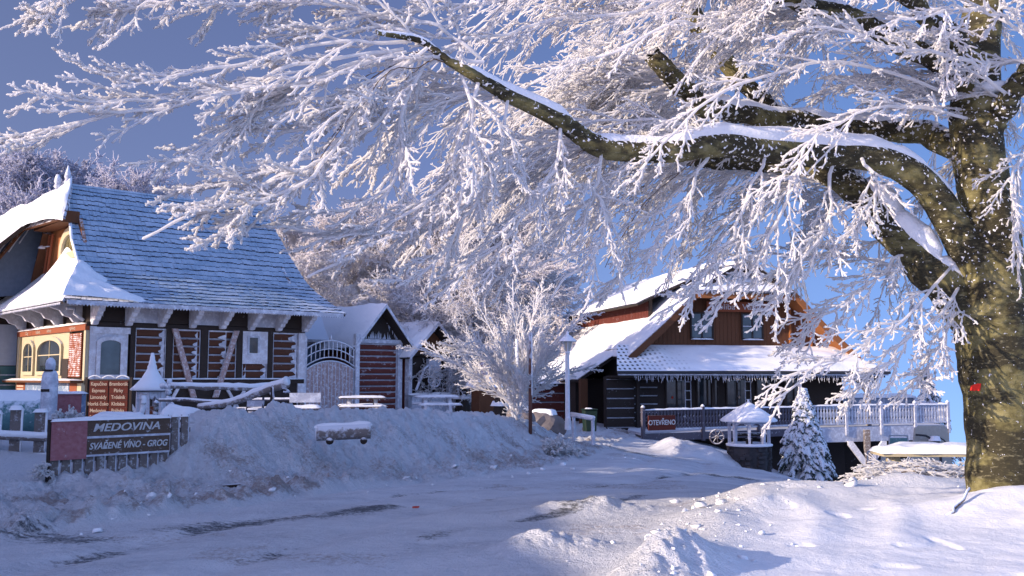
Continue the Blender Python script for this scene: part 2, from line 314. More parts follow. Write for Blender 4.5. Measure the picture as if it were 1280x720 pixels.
# ------------------------------------------------------------------ mesh builder
class MB:
    def __init__(s): s.v = []; s.f = []; s.m = []; s.cur = 0
    def add(s, vs, fs):
        b = len(s.v); s.v += [tuple(v) for v in vs]; s.f += [tuple(b+i for i in f) for f in fs]; s.m += [s.cur]*len(fs); return s
    def box(s, x0, x1, y0, y1, z0, z1):
        return s.add([(x0,y0,z0),(x1,y0,z0),(x1,y1,z0),(x0,y1,z0),(x0,y0,z1),(x1,y0,z1),(x1,y1,z1),(x0,y1,z1)],
                     [(0,3,2,1),(4,5,6,7),(0,1,5,4),(1,2,6,5),(2,3,7,6),(3,0,4,7)])
    def prism(s, poly, axis, a, b):
        """poly: 2D points; axis 'x': (y,z), 'y': (x,z), 'z': (x,y)"""
        def pt(p, c): return {'x': (c,p[0],p[1]), 'y': (p[0],c,p[1]), 'z': (p[0],p[1],c)}[axis]
        n = len(poly); vs = [pt(p,a) for p in poly]+[pt(p,b) for p in poly]
        return s.add(vs, [tuple(range(n))[::-1], tuple(range(n,2*n))]+[(i,(i+1)%n,n+(i+1)%n,n+i) for i in range(n)])
    def tube(s, pts, r, n=8, cap=True):
        pts = [Vector(p) for p in pts]; k = len(pts); rr = r if isinstance(r, (list, tuple)) else [r]*k
        vs = []; 
        for i, p in enumerate(pts):
            t = (pts[min(i+1,k-1)]-pts[max(i-1,0)]).normalized()
            a = t.cross(Vector((0,0,1))); a = t.cross(Vector((1,0,0))) if a.length < .15 else a
            a.normalize(); b = t.cross(a)
            for j in range(n):
                w = 2*math.pi*j/n; vs.append(p+(a*math.cos(w)+b*math.sin(w))*rr[i])
        fs = [(i*n+j, i*n+(j+1)%n, (i+1)*n+(j+1)%n, (i+1)*n+j) for i in range(k-1) for j in range(n)]
        if cap: fs += [tuple(range(n))[::-1], tuple((k-1)*n+j for j in range(n))]
        return s.add(vs, fs)
    def lathe(s, prof, n=16, c=(0,0,0), sq=1):
        vs = []; k = len(prof)
        for r, z in prof:
            for j in range(n):
                w = 2*math.pi*(j+.5)/n; vs.append((c[0]+r*math.cos(w), c[1]+r*math.sin(w)*sq, c[2]+z))
        fs = [(i*n+j, i*n+(j+1)%n, (i+1)*n+(j+1)%n, (i+1)*n+j) for i in range(k-1) for j in range(n)]
        fs += [tuple(range(n))[::-1], tuple((k-1)*n+j for j in range(n))]
        return s.add(vs, fs)
    def slab(s, a, b, c, d, th):
        """four corners in order, thickened downwards along the normal"""
        a, b, c, d = map(Vector, (a,b,c,d)); n = (b-a).cross(d-a).normalized()
        if n.z < 0: n = -n
        lo = [p-n*th for p in (a,b,c,d)]
        return s.add([a,b,c,d]+lo, [(0,1,2,3),(7,6,5,4),(0,4,5,1),(1,5,6,2),(2,6,7,3),(3,7,4,0)])
    def pad(s, x0, x1, y0, y1, z, h, cell=.08, seed=0, flat=False, zf=None):
        """a rounded cushion of snow"""
        nx = max(4, int((x1-x0)/cell)); ny = max(4, int((y1-y0)/cell))
        vs = []; 
        for i in range(nx+1):
            for j in range(ny+1):
                u = i/nx; v = j/ny; e = max(0, (1-abs(2*u-1)**5)*(1-abs(2*v-1)**5))**.5
                x = x0+(x1-x0)*u; y = y0+(y1-y0)*v
                nn = float(vn(x*4+seed, y*4, 7)); b = (zf(x,y) if zf else z)
                jx = .25*h*float(vn(y*5+seed,x*5,9))*(1 if i in (0,nx) else 0); jy = .25*h*float(vn(x*5+seed,y*5,12))*(1 if j in (0,ny) else 0)
                vs.append((x+jx, y+jy, b+h*e*(1+.3*nn)-(.15*h if e == 0 else 0)))
        fs = [(i*(ny+1)+j, (i+1)*(ny+1)+j, (i+1)*(ny+1)+j+1, i*(ny+1)+j+1) for i in range(nx) for j in range(ny)]
        return s.add(vs, fs)
    def build(s, name, m, parent=None, smooth=False, bevel=0):
        me = bpy.data.meshes.new(name); me.from_pydata(s.v, [], s.f); me.update()
        for q in (m if isinstance(m, (list, tuple)) else [m]): me.materials.append(M[q] if isinstance(q, str) else q)
        me.polygons.foreach_set('material_index', s.m)
        bm = bmesh.new(); bm.from_mesh(me); bmesh.ops.recalc_face_normals(bm, faces=bm.faces) if not getattr(s, 'open', False) else None
        if bevel: bmesh.ops.bevel(bm, geom=bm.edges[:], offset=bevel, segments=1, affect='EDGES', clamp_overlap=True)
        bm.to_mesh(me); bm.free()
        if smooth: me.polygons.foreach_set('use_smooth', [True]*len(me.polygons))
        o = bpy.data.objects.new(name, me); col.objects.link(o)
        if parent is not None: o.parent = parent
        return o
def padmesh(name, parent, *a, **k):
    b = MB(); b.open = True; b.pad(*a, **k); return b.build(name, 'snow', parent, smooth=True)
def text(body, size, m, parent, loc, rot=(R(90),0,0), name='lettering', ext=.004, sx=1.0, align='CENTER', off=0.0, shear=0):
    cu = bpy.data.curves.new(name, 'FONT'); cu.body = body; cu.size = size; cu.extrude = ext; cu.align_x = align; cu.align_y = 'CENTER'; cu.offset = off; cu.shear = shear
    t = bpy.data.objects.new(name, cu); col.objects.link(t)
    dg = bpy.context.evaluated_depsgraph_get(); me = bpy.data.meshes.new_from_object(t.evaluated_get(dg))
    bpy.data.objects.remove(t); me.name = name; me.materials.clear(); me.materials.append(M[m])
    o = bpy.data.objects.new(name, me); col.objects.link(o); o.location = loc; o.rotation_euler = rot; o.scale = (sx,1,1)
    if parent is not None: o.parent = parent
    return o

# ------------------------------------------------------------------ frosted branches (batched tubes)
def tubes(Pt, Rd, sides=5, blunt=True):
    Nn, K, _ = Pt.shape
    if blunt:
        tip = Pt[:,-1]+(Pt[:,-1]-Pt[:,-2])/(np.linalg.norm(Pt[:,-1]-Pt[:,-2],axis=1,keepdims=True)+1e-9)*Rd[:,-1:]*.8
        Pt = np.concatenate([Pt, tip[:,None]], 1); Rd = np.concatenate([Rd, Rd[:,-1:]*.25], 1); K += 1
    T = np.gradient(Pt, axis=1); T /= np.linalg.norm(T,axis=2,keepdims=True)+1e-9
    mean = T.mean(1); ref = np.where(np.abs(mean[:,2:3]) > .8, np.array([[1.,0,0]]), np.array([[0,0,1.]]))[:,None,:]
    A = np.cross(T, np.broadcast_to(ref, T.shape)); A /= np.linalg.norm(A,axis=2,keepdims=True)+1e-9
    B = np.cross(T, A)
    w = 2*np.pi*np.arange(sides)/sides
    V = Pt[:,:,None,:]+Rd[:,:,None,None]*(A[:,:,None,:]*np.cos(w)[None,None,:,None]+B[:,:,None,:]*np.sin(w)[None,None,:,None])
    idx = np.arange(Nn*K*sides).reshape(Nn,K,sides); nx = np.roll(idx, -1, axis=2)
    Fq = np.stack([idx[:,:-1], nx[:,:-1], nx[:,1:], idx[:,1:]], -1).reshape(-1,4)
    return V.reshape(-1,3), Fq
def join(parts):
    vs, fs, o = [], [], 0
    for v, f in parts: vs.append(v); fs.append(f+o); o += len(v)
    return np.concatenate(vs), np.concatenate(fs)
def norm(a): return a/(np.linalg.norm(a,axis=-1,keepdims=True)+1e-9)
def sample(Pt, t):
    """Pt (N,K,3), t (N,n) -> positions and tangents"""
    K = Pt.shape[1]; u = np.clip(t,0,.9999)*(K-1); i = u.astype(int); f = (u-i)[...,None]
    n = np.arange(Pt.shape[0])[:,None]
    a = Pt[n,i]; b = Pt[n,i+1]; return a*(1-f)+b*f, norm(b-a)
def grow(Pt, Nv, n, L0, K=6, ang=(30,55), tmin=.12, taper=.6, droop=.1, wob=.06, r=(.012,.009), out=.35, forward=.35, lj=.4):
    Nn = Pt.shape[0]
    t = tmin+(1-tmin)*(np.arange(n)[None]+rng.random((Nn,n))*.8)/n; t = np.clip(t,0,.995)
    p0, T = sample(Pt, t)
    side = np.where((np.arange(n)[None]+rng.integers(0,2,(Nn,1)))%2 == 0, 1., -1.)[...,None]
    NN = np.broadcast_to(Nv[:,None,:], T.shape)
    Sd = norm(np.cross(NN, T))
    an = np.radians(rng.uniform(ang[0],ang[1],(Nn,n)))[...,None]
    d = norm(np.cos(an)*T+np.sin(an)*side*Sd+rng.normal(0,out,(Nn,n,1))*NN)
    L = (L0[:,None] if isinstance(L0,np.ndarray) else L0)*(1-taper*t)*rng.uniform(1-lj,1+lj,(Nn,n))
    L = L[...,None,None]; s = np.linspace(0,1,K)[None,None,:,None]
    pts = p0[:,:,None]+L*(s*d[:,:,None]+forward*.5*s**2*(T-d)[:,:,None]+droop*s**2*np.array([0,0,-1.]))
    w = np.cumsum(rng.normal(0,1,pts.shape),axis=2); w -= w[:,:,:1]; pts = pts+w*wob*L/K
    rr = r[0]+(r[1]-r[0])*s[...,0]; rr = rr*np.ones((Nn,n,1))*rng.uniform(.8,1.2,(Nn,n,K))
    return pts.reshape(-1,K,3), rr.reshape(-1,K), norm(NN+rng.normal(0,.25,NN.shape)).reshape(-1,3), L.reshape(-1)
def resample(pts, K):
    p = np.array([tuple(q) for q in pts], float)
    # Catmull-Rom through the points
    q = np.vstack([2*p[0]-p[1], p, 2*p[-1]-p[-2]]); out = []
    m = len(p)-1
    for u in np.linspace(0, m-1e-6, K):
        i = int(u); f = u-i; a,b,c,d = q[i],q[i+1],q[i+2],q[i+3]
        out.append(.5*((2*b)+(-a+c)*f+(2*a-5*b+4*c-d)*f*f+(-a+3*b-3*c+d)*f**3))
    return np.array(out)

# ================================================================== GROUND
def make_ground():
    az = np.concatenate([np.linspace(-180,-46,30,endpoint=False), np.linspace(-46,46,900), np.linspace(46,180,30,endpoint=False)[1:]])
    az = np.radians(az); rr = np.concatenate([[0.02,1.5], np.geomspace(3.5, 48, 640), np.geomspace(50, 900, 60)])
    A, Q = np.meshgrid(az, rr); X = Q*np.sin(A); Y = Q*np.cos(A); Z = gh(X, Y)
    n, m = X.shape; V = np.stack([X,Y,Z],-1).reshape(-1,3)
    idx = np.arange(n*m).reshape(n,m); nx = np.roll(idx,-1,axis=1)
    Fq = np.stack([idx[:-1], nx[:-1], nx[1:], idx[1:]],-1).reshape(-1,4)[:, ::-1]
    o = mesh_from('snowy_ground', V, Fq, M['ground'])
    x, y = X.ravel(), Y.ravel()
    s, p = polydist(x, y, FOOT); e, q = polydist(x, y, EDGE); e = -e
    road = ss(.1,-.3,s)*ss(.0,-.7,e)
    def streak(pts, w, st=1.0):
        W = []
        for px, py in pts:            # where the view ray meets the road
            Yd = 6.0
            for _ in range(60):
                v = P(px,py,Yd); g = G(v.x, Yd)
                if v.z < g: break
                Yd *= 1.03
            W.append((v.x, Yd))
        d, _ = polydist(x, y, W); a0 = np.array(W[0]); a1 = np.array(W[-1])
        d = np.abs(d); 
        # fade beyond the two ends
        L = np.linalg.norm(a1-a0); u = (a1-a0)/L; tt = ((x-a0[0])*u[0]+(y-a0[1])*u[1])
        return st*np.exp(-(d/w)**2)*ss(-.6,.3,tt)*(1-ss(L-.3,L+.6,tt))
    r = 0*x
    r = np.maximum(r, streak([(20,674),(140,678)], .48, 1.15))
    r = np.maximum(r, streak([(180,668),(300,658),(400,645),(500,632)], .42, 1.1))
    r = np.maximum(r, streak([(495,690),(560,668)], .25, .75))
    r = np.maximum(r, streak([(640,657),(720,640),(805,622)], .24, 1.0))
    r = np.maximum(r, streak([(868,592),(905,596),(950,600)], .65, 1.15))
    r = np.maximum(r, streak([(330,716),(420,700),(560,712)], .10, .5))
    r = np.maximum(r, streak([(600,655),(520,668)], .10, .5))
    r = np.maximum(r, 1.0*gauss(x, y, 3.6, 28.6, .9, 2.6, .30))
    rs = s+.5*vn(x*.15, y*.15, 70)
    tr = road*(np.exp(-((rs+1.3)/.26)**2)+np.exp(-((rs+2.8)/.26)**2)+.6*np.exp(-((rs+4.3)/.3)**2))*ss(7.5,9,y)*(1-ss(25,28,y))
    r = np.maximum(r, tr*np.clip(.58+1.1*fbm(x*.9,y*.9,4,96),0,1))
    r = r*(.75+.4*fbm(x*1.6,y*1.6,3,90))
    bank = ss(0,.25,s)*(1-ss(1.6,3.2,s))
    g = bank*(.42+.5*fbm(x*1.5,y*1.5,4,91))*ss(8,10,y)
    g = np.maximum(g, ss(0.05,.2,s)*(1-ss(.45,.9,s))*ss(9,11,y)*(1-ss(15,17,y))*(.5+.7*fbm(x*3.3,y*3.3,3,93)))
    g = np.maximum(g, .5*road*ss(.1,.5,fbm(x*.8,y*.8,4,92)))
    b = road*(.50+.9*fbm(x*.9+y*.25,y*2.2-x*.9,4,94))+bank*(.45+.5*fbm(x*2.2,y*2.2,3,97))
    c = np.stack([np.clip(r,0,1.2), np.clip(g,0,1), np.clip(b,0,1), np.clip(1.0-.72*ss(-.2,1.2,e)-.15*road,.2,1)],-1).astype(np.float32)
    at = o.data.color_attributes.new('mask', 'FLOAT_COLOR', 'POINT'); at.data.foreach_set('color', c.ravel())
    tag(o, kind='structure'); return o
make_ground()

# loose clods of snow thrown up by the plough
def clods():
    bm = bmesh.new(); n = 0
    for k in range(300):
        if random.random() < .55:
            i = random.uniform(.6, 5.6); a = int(i); f = i-a
            x = EDGE[a][0]*(1-f)+EDGE[a+1][0]*f+random.gauss(.1,.45); y = EDGE[a][1]*(1-f)+EDGE[a+1][1]*f+random.gauss(0,.45)
        else:
            i = random.uniform(1.0, 6.6); a = int(i); f = i-a
            x = FOOT[a][0]*(1-f)+FOOT[a+1][0]*f+random.gauss(-.5,.7); y = FOOT[a][1]*(1-f)+FOOT[a+1][1]*f+random.gauss(0,.7)
        r = min(.09, .010*math.exp(abs(random.gauss(0,.9))))
        z = G(x,y)+r*.3
        mt = Matrix.Translation((x,y,z))@Matrix.Rotation(random.uniform(0,6),4,'Z')@Matrix.Diagonal((r*random.uniform(.8,1.5),r*random.uniform(.7,1.2),r*random.uniform(.5,.9),1))
        res = bmesh.ops.create_icosphere(bm, subdivisions=1, radius=1, matrix=mt)
        for v in res['verts']: v.co += Vector((random.gauss(0,.3),random.gauss(0,.3),random.gauss(0,.25)))*r
    me = bpy.data.meshes.new('snow_clods'); bm.to_mesh(me); bm.free(); me.materials.append(M['snow'])
    for p in me.polygons: p.use_smooth = True
    o = bpy.data.objects.new('snow_clods', me); col.objects.link(o)
    tag(o, 'small loose clods of snow scattered along the ploughed edges of the road', 'snow clods', kind='stuff')
clods()

# ================================================================== THE BIG BEECH
def jit(P3, amp, f=1.3, seed=0):
    o = P3.copy()
    for k in range(3): o[:,k] += amp*np.array([float(vn(i*f+seed, k*7.7+seed, 3)) for i in range(len(P3))])
    return o
def limb_pts(spec, K):
    p = resample([P(a,b,d) for a,b,d,_ in spec], K); r = np.interp(np.linspace(0,1,K), np.linspace(0,1,len(spec)), [q[3] for q in spec])
    return p, r
def lumpy_tube(pts, rad, sides=28, amp=.05, seed=0):
    K = len(pts); v, f = tubes(pts[None], rad[None], sides, blunt=False)
    v = v.reshape(K, sides, 3); c = pts[:,None]; d = v-c
    s = np.arange(K)[:,None]*.18; w = np.arange(sides)[None]*(6.283/sides)
    nn = fbm(s+0*w+seed, np.cos(w)*1.6+0*s, 3, 5)+fbm(s*2.3+seed, np.sin(w)*1.6+0*s+9, 3, 6)
    return (c+d*(1+amp*nn)[...,None]).reshape(-1,3), f
def snow_on(pts, rad, name, parent, seed, lo=.0, w=.85, h=.5, gap=.35):
    """a broken ridge of snow riding on the top of a limb"""
    K = len(pts); T = norm(np.gradient(pts,axis=0)); up = np.array([0,0,1.])
    S = norm(np.cross(T, up)); U = norm(np.cross(S, T))
    cov = np.array([float(fbm(i*.16+seed, seed*3.1, 3, 13)) for i in range(K)]); steep = np.abs(T[:,2])
    amt = np.clip(np.arange(K)/K*14-1.2,0,1)*np.clip((cov+gap-steep*(.9 if seed > 4 and seed < 9 or seed > 12 else .35))*3, 0, 1)
    m = 9; V = []
    for i in range(K):
        for j in range(m):
            a = (j/(m-1)*2-1)*w*(.55+.45*amt[i])
            prof = math.cos(min(abs(j/(m-1)*2-1),1)*math.pi/2)**.7 if j not in (0,m-1) else 0
            rr = rad[i]*(.96 if amt[i] < .02 or prof == 0 else 1.0+h*amt[i]*prof*(1+.25*float(vn(i*.9+seed,j*.9,4))))
            if amt[i] < .02: rr = rad[i]*.8
            V.append(pts[i]+(S[i]*math.sin(a*1.3)+U[i]*math.cos(a*1.3))*rr)
    idx = np.arange(K*m).reshape(K,m); Fq = np.stack([idx[:-1,:-1],idx[1:,:-1],idx[1:,1:],idx[:-1,1:]],-1).reshape(-1,4)
    return mesh_from(name, np.array(V), Fq, M['snow'], parent)

beech_base = Vector((P(1257,650,11.4).x, 11.4, 0.0))
beech = thing('beech_tree', 'huge old beech with olive mossy trunk, red paint mark and arching limbs under thick hoarfrost', 'tree', (0,0,0))
TRUNK = [(1262,700,11.4,.52),(1258,655,11.4,.47),(1256,620,11.4,.42),(1252,540,11.4,.39),(1246,480,11.4,.40),(1240,420,11.4,.41),(1238,360,11.4,.37),(1238,300,11.4,.33),(1230,240,11.4,.29),(1222,190,11.4,.29),(1219,140,11.4,.30),(1222,60,11.4,.25),(1238,-60,11.5,.2),(1250,-220,11.7,.15)]
LIMBS = [
 [(1232,350,11.4,.27),(1192,280,11.35,.20),(1150,224,11.2,.175),(1100,200,11.0,.165),(1030,193,10.8,.152),(965,186,10.5,.155),(895,179,10.2,.14),(840,190,10.0,.13),(755,185,9.8,.115),(715,160,9.6,.095),(640,122,9.3,.08),(600,98,9.1,.062),(560,75,9.0,.045),(525,50,8.9,.03),(470,40,8.7,.022)],
 [(1232,420,11.4,.27),(1180,362,11.5,.23),(1132,305,11.6,.20),(1090,260,11.7,.185),(1040,216,11.8,.17),(990,204,11.9,.13),(920,203,12.0,.11),(850,196,12.2,.085),(760,170,12.6,.06),(680,160,13.0,.04)],
 [(1224,200,11.6,.20),(1150,165,12.2,.16),(1060,160,12.3,.14),(990,150,12.0,.13),(930,143,11.6,.125),(880,133,11.2,.12),(855,112,11.0,.115),(835,92,10.8,.11),(812,66,10.7,.105)],
 [(1060,160,12.3,.12),(985,150,12.3,.11),(935,108,12.2,.11),(905,75,12.1,.12),(880,42,12.0,.125),(855,-5,11.9,.12),(830,-70,11.9,.10),(790,-160,11.9,.07)],
 [(1220,130,11.4,.18),(1180,80,11.1,.14),(1120,52,10.9,.12),(1060,22,10.7,.11),(1000,5,10.5,.095),(900,-30,10.3,.07),(780,-70,10.0,.05)],
 [(1226,170,11.4,.18),(1262,120,11.0,.13),(1310,60,10.6,.10),(1380,-20,10.3,.07)],
 [(1240,-40,11.5,.16),(1130,-90,11.6,.12),(980,-130,11.8,.09),(820,-160,12,.06)],
 [(1222,80,11.4,.15),(1160,20,10.6,.10),(1080,-40,9.9,.075),(960,-80,9.4,.055),(800,-110,9.0,.04)],
]
tp, tr = limb_pts(TRUNK, 90)
tr = tr*(1+.35*np.exp(-((np.linspace(0,1,90))/.035)))
v, f = lumpy_tube(tp, tr, 44, .075, 3); mesh_from('trunk', v, f, M['bark'], beech)
LP = []
for i, L in enumerate(LIMBS):
    K = 70; p, r = limb_pts(L, K); p = jit(p, .035, .35, i*5.1) if i else jit(p,.02,.3,1)
    v, f = lumpy_tube(p, r, 20, .09, 10+i); lo = mesh_from('limb', v, f, M['bark'], beech); LP.append((p, r))
    snow_on(p, r, 'snow', lo, 3.3+i*7, h=.62 if i in (0,1) else .45, gap=(.50 if i in (0,1) else .28))
# cushions of snow in the forks
for (px,py,d,sx,sy,sz) in [(1236,112,11.2,.22,.2,.09)]:
    c = P(px,py,d); b = MB(); nn = 12
    vs=[];fs=[]
    for a in range(nn+1):
        for q in range(16):
            th = math.pi*a/nn; ph = 6.283*q/16; k = 1+.22*float(vn(a*.6+px,q*.7,4))
            vs.append((c.x+sx*k*math.sin(th)*math.cos(ph), c.y+sy*k*math.sin(th)*math.sin(ph), c.z+sz*k*math.cos(th)))
    for a in range(nn):
        for q in range(16): fs.append((a*16+q,a*16+(q+1)%16,(a+1)*16+(q+1)%16,(a+1)*16+q))
    b.add(vs,fs).build('snow','snow',beech,smooth=True)
# the red waymark painted on the bark, following it
tk = int(np.argmin(np.abs(tp[:,2]-P(1208,482,11.4).z))); cc, cr = tp[tk], tr[tk]
vs = []
for i in range(7):
    for j in range(7):
        a = R(203+2.9*j-.4*i); zz = cc[2]+.04-.014*i+.004*math.sin(j*2.1)
        vs.append((cc[0]+(cr*1.045)*math.cos(a), cc[1]+(cr*1.045)*math.sin(a), zz))
mk = MB().add(vs, [(i*7+j,i*7+j+1,(i+1)*7+j+1,(i+1)*7+j) for i in range(6) for j in range(6)]).build('paint_mark','red_mark',beech,smooth=True)
mk['label'] = 'small square red paint mark on the bark'

# frosted sprays
NEAR = [
 [(520,50,8.9),(400,56,8.7),(280,82,8.4),(180,104,8.2),(105,80,8.0)],
 [(500,60,8.9),(380,85,8.6),(260,108,8.3),(150,124,8.0),(48,120,7.8)],
 [(505,62,8.9),(380,98,8.5),(270,122,8.2),(150,148,8.0),(62,168,7.8),(8,180,7.7)],
 [(480,65,8.9),(390,100,8.7),(320,130,8.5),(258,180,8.3),(205,214,8.2)],
 [(560,70,9.0),(450,18,8.9),(370,-2,8.8),(290,5,8.6),(250,2,8.5)],
 [(330,-40,8.6),(240,-12,8.4),(175,8,8.3),(142,16,8.2)],
 [(160,-40,8.3),(90,-5,8.1),(58,10,8.0),(42,20,8.0)],
 [(530,58,8.9),(475,105,8.7),(425,168,8.5),(395,215,8.3),(340,248,8.2),(255,264,8.0),(182,294,7.9)],
 [(530,60,9.0),(500,125,8.9),(430,178,8.7),(330,215,8.5),(205,245,8.3)],
 [(395,215,8.4),(350,225,8.3),(290,232,8.2),(240,262,8.1)],
 [(340,248,8.2),(310,262,8.1),(285,285,8.0),(256,304,8.0)],
 [(540,70,9.0),(512,120,8.9),(497,190,8.8),(478,240,8.7),(420,262,8.6),(350,280,8.5)],
 [(575,85,9.1),(592,150,9.0),(572,215,8.9),(505,272,8.7),(440,288,8.6),(366,286,8.5)],
 [(600,100,9.1),(572,190,9.0),(540,268,8.8),(455,312,8.6),(384,345,8.5)],
 [(640,125,9.3),(625,200,9.1),(580,270,8.9),(540,330,8.8),(500,365,8.7)],
 [(700,150,9.5),(685,225,9.3),(645,285,9.1),(595,328,8.9),(560,352,8.8)],
 [(640,105,9.3),(560,122,9.2),(480,148,9.0),(400,158,8.8),(325,162,8.6)],
 [(600,70,9.2),(520,25,9.0),(430,28,8.9),(350,38,8.7)],
 [(600,75,9.1),(520,80,8.9),(440,118,8.7),(350,130,8.6),(280,170,8.4)],
 [(755,185,9.8),(742,230,9.6),(755,272,9.5),(745,320,9.4),(690,366,9.3)],
 [(890,180,10.2),(852,258,10.0),(805,322,9.8),(740,372,9.7)],
 [(960,190,10.4),(925,275,10.2),(880,345,10.0),(815,402,9.8)],
 [(1000,195,10.6),(965,290,10.3),(930,345,10.1),(872,415,9.9)],
 [(1040,210,10.8),(1030,280,10.5),(990,345,10.3),(955,392,10.1)],
 [(1080,200,10.6),(1092,235,10.4),(1086,262,10.3),(1072,292,10.2)],
 [(1205,322,11.5),(1130,395,10.6),(1060,440,10.3),(1010,470,10.1),(966,504,10.0)],
 [(1205,345,11.5),(1165,400,10.8),(1120,440,10.6),(1085,470,10.5),(1062,492,10.5)],
 [(1140,305,11.7),(1090,350,11.0),(1030,395,10.9),(985,440,10.8)],
 [(1215,375,11.5),(1180,420,10.9),(1165,455,10.8),(1150,480,10.8)],
 [(820,160,10.0),(770,215,9.9),(730,255,9.8),(670,300,9.6),(630,340,9.5)],
 [(1222,125,11.4),(1050,80,10.0),(950,95,9.6),(850,160,9.3),(790,230,9.2)],
 [(1222,150,11.4),(1130,130,10.0),(1060,150,9.6),(1000,190,9.4),(960,250,9.3)],
 [(1262,120,11.05),(1200,70,10.0),(1120,60,9.6),(1040,40,9.3),(960,50,9.1)],
 [(1290,60,10.6),(1250,20,10.0),(1190,10,9.6),(1110,30,9.2)],
 [(1000,5,10.5),(930,20,10.0),(850,30,9.6),(760,70,9.4),(690,90,9.2)],
 [(900,-30,10.3),(800,10,9.9),(710,20,9.6),(620,40,9.3),(560,60,9.1)],
 [(780,-70,10.0),(700,-30,9.7),(620,0,9.4),(540,10,9.2),(470,20,9.0)],
 [(700,-90,9.6),(600,-50,9.3),(500,-20,9.0),(400,-10,8.8),(330,20,8.7)],
 [(1290,180,11),(1265,230,10.9),(1275,300,10.8),(1300,380,10.7)],
]
BX = [-400,0,100,170,260,330,385,480,560,690,740,800,870,900,928,952,1060,1100,1150,1200,1400]
BY = [200,190,200,300,312,305,350,370,370,364,368,382,408,385,402,540,512,498,492,470,470]
def pix(V):
    c, s_ = math.cos(PITCH), math.sin(PITCH); z = V[...,2]-EYE; y = V[...,1]
    d = y*c+z*s_; u = -y*s_+z*c; return 640+F*V[...,0]/d, 360-F*u/d
def hangs_clear(V, marg=0):
    """true where no part of a twig hangs lower than the real crown's fringe"""
    px, py = pix(V); return (py < np.interp(px, BX, BY)+marg).all(-1)
def spray_set(guides, r1, n2, L2, n3, L3, n4, seedn=0, K1=26, sides=(7,5,5,4), r2=(.017,.012), r3=(.0135,.0105), r4=(.011,.009), droop=.12, plane=None, l4=.05, a2=(16,36), a3=(20,42), a4=(28,55), fwd=.55, prune=None):
    P1 = np.array([jit(g if isinstance(g,np.ndarray) else resample([P(*q) for q in g], K1), .05, .45, 3+i*1.7+seedn) for i, g in enumerate(guides)])
    R1 = np.linspace(r1[0], r1[1], P1.shape[1])[None]*rng.uniform(.85,1.15,P1.shape[:2])
    if plane is None:
        Nv = norm(np.stack([rng.normal(0,.35,len(P1)), -.75+rng.normal(0,.25,len(P1)), .65+rng.normal(0,.3,len(P1))],-1))
    else: Nv = plane(len(P1))
    A = [tubes(P1, R1, sides[0])]
    ln = np.linalg.norm(np.diff(P1,axis=1),axis=2).sum(1)
    P2, R2, N2, ln2 = grow(P1, Nv, n2, np.minimum(L2, ln*.5), K=12, ang=a2, tmin=.08, taper=.62, droop=droop, r=r2, wob=.16, forward=fwd, out=.28)
    if prune is not None: k = hangs_clear(P2, prune); P2, R2, N2, ln2 = P2[k], R2[k], N2[k], ln2[k]
    A.append(tubes(P2, R2, sides[1]))
    P3, R3, N3, ln3 = grow(P2, N2, n3, np.clip(ln2*L3, .05, .5), K=6, ang=a3, tmin=.10, taper=.45, droop=.05, r=r3, wob=.12, forward=.5, out=.30)
    if prune is not None: k = hangs_clear(P3, prune); P3, R3, N3, ln3 = P3[k], R3[k], N3[k], ln3[k]
    A.append(tubes(P3, R3, sides[2]))
    if n4:
        P4, R4, N4, _ = grow(P3, N3, n4, np.clip(ln3*.4,.02,l4), K=3, ang=a4, tmin=.15, taper=.2, droop=0, r=r4, wob=0, forward=.1)
        A.append(tubes(P4, R4, sides[3]))
    return join(A)
v, f = spray_set([g for g in NEAR if g[-1][0] < 560], (.019,.013), 17, .82, 9, .27, 3, 0, r2=(.0145,.011), r3=(.0115,.0092), r4=(.010,.0075), prune=10, l4=.05, droop=.03)
mesh_from('crown', v, f, M['frost'], beech)
v, f = spray_set([g for g in NEAR if g[-1][0] >= 560], (.020,.012), 19, .78, 8, .30, 2, 50, r2=(.013,.0095), r3=(.0105,.008), r4=(.009,.007), prune=18, l4=.05, droop=.06)
mesh_from('crown', v, f, M['frost'], beech)
def random_guides(n, which, az, length, rise, sag, K=20, t0=.25, xmin=-300, marg=-25):
    out = []; tries = 0
    while len(out) < n and tries < n*40:
        tries += 1
        p, r = LP[which[rng.integers(len(which))]]; k = int(rng.uniform(t0,1)*(len(p)-1))
        a = R(rng.uniform(*az)); L = rng.uniform(*length); up = rng.uniform(*rise); sg = rng.uniform(*sag)
        s = np.linspace(0,1,K)[:,None]; d = np.array([math.cos(a), math.sin(a), 0])
        q = p[k]+L*(s*d+s*np.array([0,0,up])-s**2*np.array([0,0,sg]))
        if hangs_clear(q[None], marg)[0] and pix(q[-1])[0] > xmin: out.append(q)
    return out
# mid crown, reaching back from the limbs over the yard
g = random_guides(40, [0,2,4,7,3], (120,190), (1.2,2.6), (-.1,.6), (.2,.8), t0=.38)
v, f = spray_set(g, (.020,.011), 16, .7, 8, .30, 2, 90, K1=20, r2=(.013,.009), r3=(.010,.008), r4=(.008,.007), sides=(6,5,4,4), prune=0)
mesh_from('crown', v, f, M['frost'], beech)
# thick frosted growth round the head of the trunk
LP.append((tp[50:], tr[50:]))
g = [q for q in random_guides(120, [4,5,7,8], (130,290), (1.0,2.2), (-.2,.5), (.2,.8), t0=.0) if pix(q[-1])[0] > 900 and pix(q[-1])[1] < 150 and pix(q[-1])[1] > -120][:24]
v, f = spray_set(g, (.017,.011), 15, .62, 8, .30, 2, 120, K1=20, r2=(.012,.009), r3=(.0095,.0075), r4=(.008,.0065), sides=(6,5,4,4), prune=0)
mesh_from('crown', v, f, M['frost'], beech)
